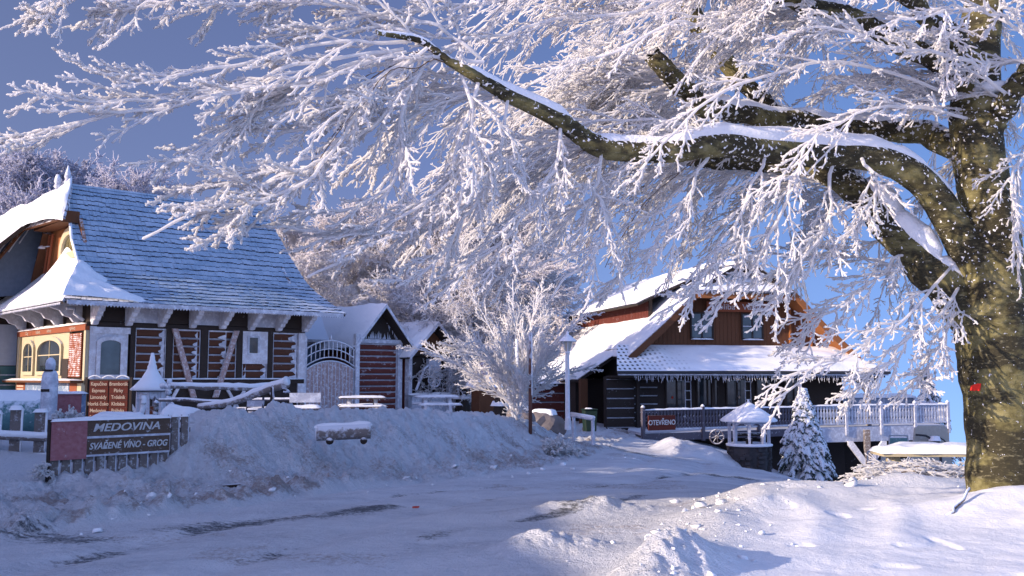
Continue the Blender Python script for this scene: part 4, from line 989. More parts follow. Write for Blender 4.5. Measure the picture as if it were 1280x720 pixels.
# ================================================================== GATE, SHEDS
ox = P(381,470,31.7).x
gt = thing('wooden_gate', 'rimed plank gate with an arched lattice top between cottage and shed', 'gate', (ox,31.7,.2), TH)
GW = 1.93
b = MB(); b.box(-.12,.02,-.08,.08,-.3,2.75); b.build('post','rail',gt); b = MB(); b.box(GW-.02,GW+.14,-.08,.08,-.3,2.9); b.build('post','rail',gt)
def gz(x): u = (x/GW*2-1); return 1.92-.32*u*u
n = 13
b = MB(); b2 = MB()
for i in range(n):
    x0 = .06+i*(GW-.12)/n; x1 = x0+(GW-.12)/n-.028; b.prism([(x0,.0),(x1,.0),(x1,gz(x1)),(x0,gz(x0))],'y',-.02,.02); b2.box(x1,x1+.022,-.03,.012,.0,gz(x1))
b.build('plank_panel','brace',gt); b2.build('rime','rail',gt)
b = MB(); m = 24
b.tube([(GW*i/m,0,gz(GW*i/m)+.03) for i in range(m+1)],.030,6); b.tube([(GW*i/m,0,gz(GW*i/m)+.16) for i in range(m+1)],.022,6)
b.tube([(GW*i/m,0,gz(GW*i/m)+.44) for i in range(m+1)],.020,6); b.tube([(GW*i/m,0,gz(GW*i/m)+.72) for i in range(m+1)],.030,6)
for i in range(12): x = .06+i*(GW-.12)/11; b.tube([(x,0,gz(x)+.14),(x,0,gz(x)+.72)],.018,5)
b.lathe([(.03,0),(.05,.06),(.01,.2)],8,(GW/2,0,gz(GW/2)+.72)); b.build('lattice_top','rail',gt,smooth=True)
b = MB(); b.prism([(0,gz(0)+.05)]+[(GW*i/m,gz(GW*i/m)+.05) for i in range(m+1)]+[(GW*i/m,gz(GW*i/m)+.14) for i in range(m,-1,-1)],'y',.0,.015) if False else None
b.prism([(0,.9),(GW,.9),(GW,1.0),(0,1.0)],'y',.02,.06); b.build('brace','dark_timber',gt)

def shed(name, label, px, D, z0, w, hw, ha, depth, back=0):
    t = thing(name, label, 'shed', (P(px,470,D).x, D, z0), TH)
    cx = w/2; ov = .28; sl = (ha-hw)/cx; k = 1/math.hypot(1,sl)
    for s in (-1,1):
        xe = cx+s*(cx+ov); ze = ha-sl*(cx+ov)*.96
        b = MB(); b.slab((cx,-.42,ha),(cx,depth,ha),(xe,depth,ze),(xe,-.42,ze),.07); r = b.build('roof','dark_timber',t)
        b = MB(); b.open = True; vs=[]; n1,n2=14,26
        for i in range(n1+1):
            for j in range(n2+1):
                u=i/n1; v=j/n2; e=min(1,(1-u)*7+.15)*min(1,min(v,1-v)*12+.15); th=e*(.09+.05*float(vn(v*9+px,u*4,3)))
                vs.append((cx+(xe-cx)*u, -.46+(depth+.46)*v, ha+(ze-ha)*u+.01+th))
        b.add(vs,[(i*(n2+1)+j,(i+1)*(n2+1)+j,(i+1)*(n2+1)+j+1,i*(n2+1)+j+1) for i in range(n1) for j in range(n2)]); b.build('snow','snow',r,smooth=True)
        b = MB(); b.prism([(cx,ha+.04),(xe,ze+.04),(xe,ze-.09),(cx,ha-.10)],'y',-.47,-.43); b.build('bargeboard','rail',t)
    b = MB(); b.prism([(0,-.6),(w,-.6),(w,hw),(cx,ha-.12),(0,hw)],'y',.25,depth-.2); b.build('wall','dark_red',t)
    return t
s1 = shed('red_shed', 'taller red plank shed with frost-edged gable beside the wooden gate', 443, 33.4, .35, 2.0, 2.55, 3.8, 4.2)
b = MB(); b.prism([(0.0,2.55),(2.0,2.55),(1.0,3.65)],'y',.1,.2); b.build('gable','dark_timber',s1)
b = MB(); b.box(-.02,.16,-.0,.24,-.5,2.55); b.build('post','rail',s1); b = MB(); b.box(1.84,2.02,-.0,.24,-.5,2.55); b.build('post','rail',s1)
b = MB(); b.box(-.05,2.05,-.02,.22,2.46,2.60); b.build('beam','rail',s1)
logpanel(.2,1.82,-.1,2.44,12,s1,m='dark_red',y=.12,name='plank_door')
# frost hanging in the gable
b = MB(); b.open=True
for i in range(40):
    x = random.uniform(.15,1.85); z = 2.62+max(0,(1.125-abs(x-1.125)))*0; h = random.uniform(.05,.38)*(1-abs(x-1.125)/1.3); b.add([(x-.03,.09,z),(x+.03,.09,z),(x+random.uniform(-.03,.03),.088,z+h)],[(0,1,2)])
    x = random.uniform(.1,1.9); zt = 3.65-1.10*abs(x-1.0); h = random.uniform(.03,.22); b.add([(x-.03,.09,zt),(x+.03,.09,zt),(x,.088,zt-h)],[(0,1,2)])
b.build('rime','rail',s1)
b = MB(); b.tube([(-.32,-.3,2.3),(-.32,-.2,2.0),(-.12,-.1,1.75),(-.1,-.06,1.5),(.05,-.06,1.4),(.08,-.06,0)],.045,7); b.build('downpipe','rail',s1,smooth=True)
s2 = shed('well_shed', 'small open-fronted shed sheltering a rimed well windlass and wheel', 511, 34.7, .3, 2.0, 2.25, 3.3, 2.6)
b = MB(); b.box(.12,1.9,.2,.26,.7,2.1); b.build('alcove','dark_timber',s2)  # dark sheet stands in for the shade inside the open front
b = MB(); b.prism([(0.0,2.2),(2.0,2.2),(1.0,3.15)],'y',.1,.2); b.build('gable','brown_wood',s2)
for x in (0.,1.85):
    b = MB(); b.box(x,x+.15,0,.24,-.4,2.25); b.build('post','rail',s2)
b = MB(); b.box(0,2.0,-.02,.2,2.1,2.22); b.build('beam','dark_timber',s2)
b = MB(); b.box(0,2.0,.0,.22,-.4,.68); b.build('apron','rail',s2); padmesh('snow',s2,0,2.0,-.12,.2,.68,.08)
wl = thing('well_windlass', 'white rimed spoked wheel under a box on the windlass in the open shed', 'windlass', (s2.location.x,s2.location.y,s2.location.z), TH)
cxw, czw, rw = 1.12, 1.22, .27
b = MB(); b.tube([(cxw+rw*math.cos(a*.3927),-.05,czw+rw*math.sin(a*.3927)) for a in range(17)],.035,6,cap=False)
for a in range(4): q=a*math.pi/4; b.tube([(cxw-rw*math.cos(q),-.05,czw-rw*math.sin(q)),(cxw+rw*math.cos(q),-.05,czw+rw*math.sin(q))],.02,5)
b.build('wheel','rail',wl)
b = MB(); b.box(.85,1.4,-.08,.12,1.55,1.98)
b.build('box','rail',wl,bevel=.02)
b = MB(); b.tube([(.3,-.05,.85),(.65,-.05,1.6),(.85,-.05,1.75)],.05,6); b.tube([(.9,-.05,1.35),(1.35,-.05,1.55)],.03,6); b.build('frame','rail',wl)
# link roof behind the gate
lk = thing('link_building', 'low dark link building with a snow-dusted roof behind the gate', 'building', (P(381,470,33.8).x-.3,33.8,.2), TH)
b = MB(); b.box(-.3,3.2,.3,2.5,-.4,2.6); b.build('wall','lattice',lk)
b = MB(); b.slab((-.6,-.1,2.75),(2.0,-.1,2.75),(2.0,2.6,4.15),(-.6,2.6,4.15),.1); b.build('roof','rail',lk)

# ================================================================== THE RESTAURANT
CX, CY, T2 = 9.95, 42.0, R(14); DZ = -.45
rs = thing('mountain_restaurant', 'dark timber mountain restaurant with a snow-covered tiled roof and a wide wooden gable', 'building', (CX,CY,DZ), T2)
b = MB(); b.box(-5.2,5.0,0,12,-2.6,3.3); b.build('wall','dark_timber',rs)
def rl(px, Y):   # local ground coordinates of the spot at distance Y under a pixel column
    X = (px-640)/F*Y-CX; Y = Y-CY; c, s_ = math.cos(T2), math.sin(T2); return (X*c+Y*s_, -X*s_+Y*c)
# gable of upright boards
gp = [(-5.0,3.3),(5.0,3.3),(2.2,5.75),(-2.35,5.75)]
b = MB(); b.prism(gp,'y',.3,.4); b.build('gable_wall','dark_timber',rs)
b = MB(); x = -4.8
while x < 4.8:
    w = .19; top = min(5.75, 3.3+(5.0-max(abs(x),abs(x+w)))*.88); b.box(x,x+w-.012,.27+.012*(random.random()),.31,3.3,max(3.35,top)); x += w
b.build('board_cladding','brown_wood',rs)
for x in (2.55,3.1,3.6):
    b = MB(); b.box(x,x+.07,.16,.27,3.3,min(5.75,3.3+(5-x)*.85)); b.build('batten','orange_wood',rs)
# left and right roof slopes with deep verges
def roofslope(sgn, parent, y0, y1, prof, m='tiles', th=.16, snow=.14, name='roof', seed=0):
    """prof: (x,z) from ridge to eave"""
    b = MB()
    for (a, c) in zip(prof[:-1], prof[1:]): b.slab((sgn*a[0],y0,a[1]),(sgn*a[0],y1,a[1]),(sgn*c[0],y1,c[1]),(sgn*c[0],y0,c[1]),th)
    o = b.build(name,'dark_timber',parent)
    b = MB(); b.open = True; vs = []; n1, n2 = 46, 40
    px_, pz_ = [p[0] for p in prof], [p[1] for p in prof]
    for i in range(n1+1):
        x = px_[0]+(px_[-1]-px_[0])*i/n1; z = np.interp(x, px_, pz_)
        for j in range(n2+1):
            v = j/n2; e = min(1,(n1-i)/3+.1)*min(1,min(j,n2-j)/2+.1); y = y0-.03+(y1-y0+.06)*v
            vs.append((sgn*x, y, z+.012+e*(snow+.06*float(fbm(x*.8+seed,y*.8,3,4)))))
    b.add(vs,[(i*(n2+1)+j,(i+1)*(n2+1)+j,(i+1)*(n2+1)+j+1,i*(n2+1)+j+1) for i in range(n1) for j in range(n2)])
    b.build('snow', m, o, smooth=True); return o
ML = [(0.15,7.05),(1.2,6.45),(2.3,5.80),(3.8,4.35),(5.45,2.95)]
roofslope(-1, rs, -.75, 15, ML, m='snow', seed=2)
roofslope(1, rs, -.75, 15, ML, m='snow', seed=5)
# long low eave on the left behind the porch corner
b = MB(); b.slab((-5.3,1.3,3.05),(-5.3,15,3.05),(-7.0,15,1.95),(-7.0,1.3,1.95),.12); ext = b.build('side_roof','dark_timber',rs)
b = MB(); b.open = True; vs = []; n1, n2 = 14, 60
for i in range(n1+1):
    for j in range(n2+1):
        u=i/n1; v=j/n2; e=min(1,(n1-i)/3+.1)*min(1,min(j,n2-j)/2+.15); x=-5.1-1.95*u; y=1.2+13.9*v; vs.append((x,y,3.20-1.22*u+e*(.13+.05*float(fbm(x,y,3,7)))))
b.add(vs,[(i*(n2+1)+j,(i+1)*(n2+1)+j,(i+1)*(n2+1)+j+1,i*(n2+1)+j+1) for i in range(n1) for j in range(n2)]); b.build('snow','snow',ext,smooth=True)
# the long dormer on the left slope, its board wall in the dark under deep snow
b = MB(); b.box(-3.55,-3.4,1.6,13.5,4.4,5.72); b.build('dormer_wall','dark_timber',rs)
b = MB(); y = 1.7
while y < 13.3: b.box(-3.58,-3.55,y,y+.14,4.4,5.7); y += .19
b.build('board_cladding','dark_red',rs)
b = MB(); b.slab((-.2,1.3,7.1),(-.2,14,7.1),(-4.25,14,5.30),(-4.25,1.3,5.30),.10); dr = b.build('dormer_roof','dark_timber',rs)
b = MB(); b.open = True; vs = []; n1, n2 = 30, 50
for i in range(n1+1):
    for j in range(n2+1):
        u=i/n1; v=j/n2; e=min(1,(n1-i)/3+.1)*min(1,min(j,n2-j)/2+.1); x=-.1-4.25*u; y=1.2+12.9*v; vs.append((x,y,7.14-1.84*u-.9*max(0,v-.75)*4*u*u*.5+e*(.26+.07*float(fbm(x,y,3,3)))))
b.add(vs,[(i*(n2+1)+j,(i+1)*(n2+1)+j,(i+1)*(n2+1)+j+1,i*(n2+1)+j+1) for i in range(n1) for j in range(n2)]); b.build('snow','snow',dr,smooth=True)
# jerkinhead
b = MB(); b.slab((-2.35,-.85,5.72),(2.2,-.85,5.72),(.05,1.6,7.28),(-.2,1.6,7.28),.12); jh = b.build('jerkinhead','dark_timber',rs)
b = MB(); b.open=True; vs=[]; n1,n2=20,34
for i in range(n1+1):
    t=i/n1
    for j in range(n2+1):
        u=j/n2; xa,xb=-2.4+2.2*t,2.25-2.2*t; e=min(1,i/3+.1)*min(1,min(j,n2-j)/2+.15)
        vs.append((xa+(xb-xa)*u,-.88+2.55*t,5.74+1.60*t+.01+e*(.20+.05*float(vn(u*8,t*4,3)))))
b.add(vs,[(i*(n2+1)+j,(i+1)*(n2+1)+j,(i+1)*(n2+1)+j+1,i*(n2+1)+j+1) for i in range(n1) for j in range(n2)]); b.build('snow','snow',jh,smooth=True)
b = MB()
for i in range(38): x=-2.35+i*.12; b.box(x,x+.07,-.93,-.84,5.66,5.72)
b.build('tile_edge','butt',rs)
b = MB(); b.box(-2.35,2.2,-.82,-.74,5.42,5.66); b.build('fascia','orange_wood',rs)
b = MB(); b.box(-2.3,2.15,-.7,.3,5.50,5.56); b.build('soffit','orange_wood',rs)
for s in (-1,1):
    b = MB(); pr = [(s*q[0],q[1]) for q in ML[2:]]
    b.prism(pr+[(p[0],p[1]-.36) for p in pr[::-1]],'y',-.80,-.72); b.build('bargeboard','orange_wood' if s > 0 else 'brown_wood',rs)  # right board's orange has the sun on it painted in; left stays brown
    b = MB()
    for (a,c) in zip(pr[:-1],pr[1:]): b.slab((a[0],-.72,a[1]-.2),(a[0],.3,a[1]-.2),(c[0],.3,c[1]-.2),(c[0],-.72,c[1]-.2),.04)
    b.build('verge_soffit','orange_wood',rs)
# sign board over the gable windows
sb = MB(); sb.box(-1.5,1.75,.05,.12,4.92,5.36); sb = sb.build('name_board','red_paint',rs); 
text('Koliba   Valaška', .36, 'letter', sb, (.1,.045,5.13), name='lettering', sx=1.15)
def rwin(x0,x1,z0,z1,y,parent,fr=.07,cols=2,rows=2,m='dark_timber',gl='glass'):
    b = MB(); b.box(x0-fr,x1+fr,y-.05,y,z1,z1+fr); b.box(x0-fr,x1+fr,y-.05,y,z0-fr,z0); b.box(x0-fr,x0,y-.05,y,z0,z1); b.box(x1,x1+fr,y-.05,y,z0,z1); f=b.build('window',m,parent)
    b = MB(); b.box(x0,x1,y-.02,y-.01,z0,z1); b.build('pane',gl,f)
    b = MB()
    for i in range(1,cols): x=x0+(x1-x0)*i/cols; b.box(x-.035,x+.035,y-.045,y-.021,z0,z1)
    b.build('mullion',m,f)
    b = MB()
    for i in range(1,rows): z=z0+(z1-z0)*i/rows; b.box(x0,x1,y-.042,y-.022,z-.02,z+.02)
    b.build('glazing_bar','rail' if rows>1 else m,f)
    padmesh('snow',f,x0-.05,x1+.05,y-.12,y,z0-.005-fr,.05,cell=.06); return f
rwin(-2.15,-1.2,3.78,4.82,.24,rs); rwin(.28,1.2,3.78,4.82,.24,rs)
# lower roof with tiles showing through
b = MB(); b.slab((-5.55,.25,3.42),(4.6,.25,3.42),(6.1,-1.75,2.30),(-6.3,-1.75,2.30),.10); lr = b.build('porch_roof','dark_timber',rs)
b = MB(); b.open=True; vs=[]; n1,n2=20,90
for i in range(n1+1):
    t=i/n1
    for j in range(n2+1):
        u=j/n2; xa,xb=-5.6-.75*t,4.65+1.5*t; e=min(1,min(i,(n1-i))/3+.12)*min(1,min(j,n2-j)/2+.15); x=xa+(xb-xa)*u; th=(.13+.05*float(vn(u*14,t*5,3)))*ss(-5.6,-1.8,x+1.2*float(vn(x*2,t*3,8)))
        vs.append((x,.25-2.05*t,3.43-1.13*t+.015+e*th))
b.add(vs,[(i*(n2+1)+j,(i+1)*(n2+1)+j,(i+1)*(n2+1)+j+1,i*(n2+1)+j+1) for i in range(n1) for j in range(n2)]); b.build('snow','tiles',lr,smooth=True)
b = MB(); b.box(-6.3,6.1,-1.80,-1.74,2.14,2.30); b.build('eaves_board','rail',rs); b = MB(); b.tube([(-6.35,-1.84,2.26),(6.15,-1.84,2.26)],.06,8); b.build('gutter','dark_metal',rs)
b = MB(); b.box(-6.2,6.0,-1.70,.0,2.05,2.13); b.build('porch_ceiling','dark_timber',rs)
b = MB(); b.tube([(5.2,-.9,2.6),(5.6,-1.5,2.45)],.14,6); b.build('gutter_end','dark_metal',rs)
# icicle lights along the eave
b = MB()
for i in range(210):
    x=-5.6+i*.0525+random.uniform(-.02,.02)
    if random.random()<.12: continue
    h=random.uniform(.06,.34); b.tube([(x,-1.72,2.16),(x+random.uniform(-.03,.03),-1.72,2.16-h*.6),(x+random.uniform(-.04,.04),-1.72,2.16-h)],[.012,.014,.006],4)
b.build('icicle_lights','rail',rs)
# ground-floor windows, ladders and posts on the porch
for i,(a,c) in enumerate([(822,849),(864,891),(905,932),(947,974),(986,1012)]):
    xa=rl(a,42)[0]; xc=rl(c,42)[0]; f=rwin(xa,xc,.75,1.95,-.01,rs,cols=2,rows=1)
    if i in (0,2):
        b=MB(); b.lathe([(.03,0),(.05,.06),(.01,.12)],8,((xa+xc)/2+(-.2 if i==0 else .1),-.04,1.15)); b.build('ornament','ember' if i==0 else 'cream_letter',f)
for px in (857,941):
    xa=rl(px,41)[0]; b=MB()
    for d in (-.13,.13): b.tube([(xa+d,-.5,.1),(xa+d,-.5,2.1)],.018,5)
    for k in range(5): b.tube([(xa-.13,-.5,.35+k*.38),(xa+.13,-.5,.35+k*.38)],.016,5)
    o=b.build('light_ladder','rail',rs)
for x in (-5.0,-1.6,1.8):
    b=MB(); b.box(x-.07,x+.07,-.65,-.5,-.1,2.1); b.build('porch_post','dark_timber',rs)
b=MB(); b.box(5.15,5.32,-1.6,-1.43,-.1,2.1); b.prism([(5.2,1.3),(4.55,2.05),(4.75,2.12),(5.24,1.6)],'y',-1.58,-1.46); b.prism([(5.28,1.3),(5.85,2.05),(5.65,2.12),(5.24,1.6)],'y',-1.57,-1.45); b.build('carved_post','grey_wood',rs)
b=MB(); b.box(4.0,5.6,-1.66,-1.60,1.86,2.08); b.build('name_board','dark_timber',rs); 
for i in range(6): 
    pass
# left side wall under the low eave, plank store and entrance
b=MB(); b.box(-6.7,-5.2,2.6,15,-1.0,2.0); b.build('side_wall','dark_timber',rs)
xa,ya=rl(664,44.5); xb,yb=rl(706,44.5)
an=thing('plank_store','low store of dark red planks with rimed joints beside the restaurant entrance','shed',(P(664,470,44.5).x,44.5,DZ),R(3))
wd2=(P(706,470,44.5).x-P(664,470,44.5).x); logpanel(0,wd2,-.3,1.75,5,an,m='dark_red',y=0,name='plank_wall',frame=False)
b=MB(); b.box(0,wd2,.03,3,-.6,1.8); b.build('wall','dark_timber',an); b=MB(); b.slab((-.2,-.3,1.80),(wd2+1.6,-.3,1.80),(wd2+1.6,3,2.3),(-.2,3,2.3),.08); r_=b.build('roof','dark_timber',an)
b=MB(); b.open=True; b.pad(-.25,wd2+1.65,-.35,3.05,1.8,.15,cell=.12,seed=2,zf=lambda x,y:1.8+.15*(y+.3)); b.build('snow','snow',r_,smooth=True)
b=MB(); b.box(-7.0,-6.7,.9,1.2,-.6,2.0); b.build('entrance_post','brown_wood',rs)
logpanel(-6.3,-5.1,-.4,2.0,6,rs,m='dark_timber',y=-.4,name='log_wall',frame=False)
b=MB(); b.box(-6.3,-5.15,-.36,0,-.6,2.1); b.build('porch_side','dark_timber',rs)
logpanel(-5.0,-3.9,-.1,2.0,6,rs,m='dark_timber',y=-.03,name='log_wall',frame=False)

# terrace deck on posts
F0=P(803,540,36.2); F1=P(1012,530,40.2); F2=P(1184,529,42.6)
dk = thing('terrace_deck', 'long raised wooden terrace deck on braced posts in front of the restaurant', 'deck', (0,0,0))
fz=-.47
b=MB(); b.prism([(F0.x,F0.y),(F1.x,F1.y),(F2.x,F2.y),(F2.x,46),(14.8,46),(14.8,43.0),(4.9,40.5),(4.6,38.5)],'z',fz-.10,fz); b.build('decking','rail',dk)
def beam(name,m,a,c,w,z0,z1,parent):
    a=Vector(a); c=Vector(c); d=(c-a); d.z=0; d.normalize(); n=Vector((-d.y,d.x,0))*w/2
    b=MB(); b.add([(a-n)+Vector((0,0,z0)),(c-n)+Vector((0,0,z0)),(c+n)+Vector((0,0,z0)),(a+n)+Vector((0,0,z0)),(a-n)+Vector((0,0,z1)),(c-n)+Vector((0,0,z1)),(c+n)+Vector((0,0,z1)),(a+n)+Vector((0,0,z1))],[(0,3,2,1),(4,5,6,7),(0,1,5,4),(1,2,6,5),(2,3,7,6),(3,0,4,7)]); return b.build(name,m,parent)
A0=Vector((F0.x,F0.y-.03,0)); A1=Vector((F1.x,F1.y-.03,0)); A2=Vector((F2.x,F2.y-.03,0)); A3=Vector((F2.x+.03,46,0))
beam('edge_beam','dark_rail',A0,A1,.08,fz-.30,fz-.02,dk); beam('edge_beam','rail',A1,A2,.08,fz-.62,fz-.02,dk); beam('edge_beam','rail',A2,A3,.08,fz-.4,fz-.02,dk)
# icicles and rime under the sunlit edge
for (px,D) in [(1082,40.4),(1180,41.0),(1000,40.0),(930,38.6)]:
    x=P(px,500,D+.25).x; zb=G(x,D+.25)-.3; b=MB(); b.box(x-.11,x+.11,D+.15,D+.37,zb,fz-.1); b.build('post','grey_wood' if px!=930 else 'dark_timber',dk)
    if px in (1082,):
        for s in (-1,1): b=MB(); b.prism([(x+s*.08,-2.2),(x+s*.80,-1.22),(x+s*.80,-1.05),(x+s*.62,-1.05),(x+s*.08,-1.8)],'y',D+.18,D+.34); b.build('brace','rail',dk)
b=MB(); b.box(F1.x-4.5,F2.x-.5,43.6,43.8,-6.5,fz-.1); b.build('back_wall','dark_timber',dk)
def railing(name,label,a,c,n,m,zt,sn,sections,gp,top_m=None):
    """boarded balustrade between two points: posts, rails and balusters"""
    t=thing(name,label,'railing',(a.x,a.y,fz),math.atan2(c.y-a.y,c.x-a.x),gp); L=(c-a).length
    for i in range(sections+1):
        x=L*i/sections; b=MB(); b.box(x-.06,x+.06,-.10,.02,-.35,zt+.06); b.lathe([(.08,0),(.09,.04),(.03,.12)],8,(x,-.04,zt+.06)); b.build('post',m,t)
    b=MB(); b.box(0,L,-.07,.01,zt-.05,zt); b.build('handrail',m,t); 
    o=padmesh('snow',t,-.05,L+.05,-.10,.04,zt,.055,cell=.1)
    b=MB(); b.box(0,L,-.055,-.005,.10,.16); b.build('bottom_rail','rail',t)
    b=MB(); k=int(L/n)
    for i in range(k):
        x=L*(i+.5)/k; w=n*.36
        b.prism([(x-w,.16),(x+w,.16),(x+w,.30),(x+w*.45,.36),(x+w,.44),(x+w,zt-.30),(x+w*.45,zt-.22),(x+w,zt-.14),(x+w,zt-.05),(x-w,zt-.05),(x-w,zt-.14),(x-w*.45,zt-.22),(x-w,zt-.30),(x-w,.44),(x-w*.45,.36),(x-w,.30)],'y',-.045,-.015)
    b.build('balusters',m,t)['kind']='stuff'
    return t
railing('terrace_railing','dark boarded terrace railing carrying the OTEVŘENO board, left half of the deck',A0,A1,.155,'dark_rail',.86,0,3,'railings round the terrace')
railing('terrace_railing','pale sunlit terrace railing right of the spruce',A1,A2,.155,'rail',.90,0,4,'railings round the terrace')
railing('terrace_railing','terrace railing turning back along the right-hand end of the deck',A2,A3,.155,'rail',.90,0,2,'railings round the terrace')
d=(A1-A0).normalized(); q=A0+d*.25
sg=thing('open_sign','dark red board lettered OTEVŘENO hung on the terrace railing','sign',(q.x,q.y-.06,fz),math.atan2(d.y,d.x))
b=MB(); b.box(-.05,1.20,-.10,-.06,.10,.66); b.build('board','menu_red',sg)
text('OTEVŘENO',.26,'letter',sg,(.57,-.105,.38),sx=.92,off=.004)
# far terrace wall and conifer side
fw=thing('terrace_wall','pale grey panelled wall with a snow coping, behind the right end of the terrace','wall',(P(1045,500,47).x,47,-.5),0)
b=MB(); b.box(0,3.9,0,.15,-1.5,1.15); b.build('panel','far_wall',fw)
b=MB()
for i in range(6): b.box(i*.75,i*.75+.1,-.04,0,-.5,1.15)
b.build('pilaster','rail',fw); padmesh('snow',fw,-.05,3.95,-.08,.2,1.15,.16)

# ================================================================== THINGS IN THE YARD
def face(px, py, D):  # ground level start from the pixel of a base
    v = P(px,py,D); return v
# --- pallet fence with the mead sign
v = P(60,590,13.7); v2 = P(238,580,15.3)
ang = math.atan2(v2.y-v.y, v2.x-v.x); zg = v.z; L = (v2-v).length
pf = thing('picket_fence', 'grey rimed picket fence behind the MEDOVINA board', 'fence', (v.x,v.y,zg+.03), ang)
pf.scale = (1,1,.80)
b = MB(); 
H = .80
for i in range(13):
    x = .03+i*L/13.2; w = .11; zz = [(-.25),(H+.02*random.uniform(-1,1))]
    b.box(x,x+w,.0,.035,zz[0],zz[1]+(.02 if i < 9 else .08))
b.build('pickets','grey_wood',pf)
b = MB(); b.box(0,L,.036,.08,.55,.64); b.box(0,L,.036,.08,.10,.19); b.build('rail','grey_wood',pf)
b = MB()
for i in range(13):
    x = .03+i*L/13.2; b.box(x+.108,x+.128,.0,.034,-.1,H+(.0 if i<9 else .06))
b.build('rime','rail',pf)
for i in (9,10,11,12):
    x=.03+i*L/13.2; padmesh('snow',pf,x-.01,x+.12,-.02,.05,H+.06,.04,cell=.03)
ms = thing('mead_sign', 'weathered board lettered MEDOVINA and SVAŘENÉ VÍNO - GROG fixed to the picket fence', 'sign', (v.x,v.y,zg+.03), ang); ms.scale = (1,1,.80)
Ls = L*.82
b = MB(); b.box(.50,Ls,-.05,-.01,.22,.52); b.box(.50,Ls,-.05,-.01,.55,.84); b.build('board','sign_wood',ms)
b = MB(); b.box(.48,Ls,-.058,-.012,.515,.555); b.box(.48,Ls,-.058,-.012,.19,.225); b.build('rime_line','rail',ms)
b = MB(); b.box(.0,.505,-.06,-.015,.16,.86); b.build('side_panel','pink',ms)
padmesh('snow',ms,-.02,Ls+.02,-.08,.03,.85,.06,cell=.05)
text('MEDOVINA',.20,'letter',ms,(.50+.60,-.056,.70),sx=1.0,off=.003,shear=.25); text('SVAŘENÉ VÍNO - GROG',.165,'letter',ms,(.5+(Ls-.5)*.5,-.056,.37),sx=.68,off=.003,shear=.25)
b = MB(); b.tube([(-.02,-.03,-.2),(-.02,-.03,.88)],.025,6); b.build('post','dark_timber',ms)
# --- split-rail fence at the far left
v = P(-40,545,15.0); fl = thing('paling_fence','broad snow-capped palings on a snowy rail at the left edge','fence',(v.x,v.y,G(v.x,15)-.05),R(14))
b0=[]
xs=[.0,.28,.58,.93,1.32]
hs=[.62,.60,.66,.62,.30]
for x,h in zip(xs,hs):
    b=MB(); b.prism([(x,-.2),(x+.16,-.2),(x+.165,h),(x+.0,h+.02)],'y',0,.06); o=b.build('paling','grey_wood',fl,bevel=.008); padmesh('snow',o,x-.02,x+.185,-.04,.10,h,.06,cell=.03)
    b=MB(); b.tube([(x+.17,.0,.0),(x+.175,.0,h)],.018,5); b.build('rime','snow',o,smooth=True)
b=MB(); b.tube(jit(resample([(-.3,-.03,.22),(.4,-.04,.26),(1.0,-.03,.20),(1.7,-.03,.22)],20),.02,.6,3),.045,8); r_=b.build('rail','grey_wood',fl,smooth=True)
b=MB(); b.tube(jit(resample([(-.3,-.03,.27),(.4,-.04,.31),(1.0,-.03,.25),(1.7,-.03,.27)],20),.02,.6,3),.055,8); b.build('snow','snow',r_,smooth=True)
b=MB(); b.tube([(-.3,-.03,-.08),(1.7,-.03,-.06)],.05,8); b.build('rail','snow',fl,smooth=True)
# --- snow-covered tank behind it
v = P(15,520,18.5); tk_ = thing('water_tank','long blue-grey rounded tank crusted with snow behind the palings','tank',(v.x-.3,18.5,v.z-.15),R(20))
def capsule(name,m,parent,x0,x1,r,z,sy=1.0,n=20):
    b=MB(); vs=[]; prof=[(x0,.02),(x0+.04,.5),(x0+.14,.82),(x0+.3,.97),((x0+x1)/2,1),(x1-.3,.97),(x1-.14,.82),(x1-.04,.5),(x1,.02)]
    for x,q in prof:
        for j in range(n): a=6.2832*j/n; vs.append((x,sy*r*q*math.cos(a),z+r*q*math.sin(a)))
    k=len(prof); return b.add(vs,[(i*n+j,i*n+(j+1)%n,(i+1)*n+(j+1)%n,(i+1)*n+j) for i in range(k-1) for j in range(n)]).build(name,m,parent,smooth=True)
capsule('shell','sign_blue',tk_,-1.4,1.05,.42,.18); capsule('snow','snow',tk_,-1.35,1.0,.36,.29)
# --- totem post
v = P(60,530,17.6); tp_ = thing('carved_post','tall rimed log post carved with a round head, in front of the shop window','post',(v.x,17.6,G(v.x,17.6)-.1),0)
z0=G(v.x,17.6)-.1; top=P(60,447,17.6).z-z0
b=MB(); b.lathe([(.145,0),(.14,.4),(.145,top-.42),(.13,top-.30),(.10,top-.24)],16); b.build('log','rail',tp_,smooth=True)
b=MB(); b.lathe([(.06,top-.26),(.085,top-.20),(.09,top-.12),(.075,top-.05),(.03,top)],14); o=b.build('head','rail',tp_,smooth=True)
b=MB(); b.box(-.09,.09,-.125,-.09,top-.25,top-.22); b.build('collar','dark_timber',tp_)
b=MB(); b.box(-.09,.06,-.145,-.10,top-.62,top-.57); b.build('carving','dark_timber',tp_)
# --- red notice board beside it
v=P(68,525,19.5); nb=thing('notice_board','faded dark red notice panel with a blue frame behind the carved post','notice board',(v.x,19.5,G(v.x,19.5)-.1),R(8))
b=MB(); b.box(-.1,.52,0,.05,.1,1.02); b.build('panel','pink',nb,bevel=.01)
b=MB(); b.box(-.52,-.12,.0,.05,.1,.98); b.build('panel','dark_red',nb)
for x in (-.56,.54): b=MB(); b.box(x-.03,x+.03,-.02,.07,-.2,1.05); b.build('post','blue_panel',nb)
padmesh('snow',nb,-.6,.6,-.06,.1,1.03,.05,cell=.05)
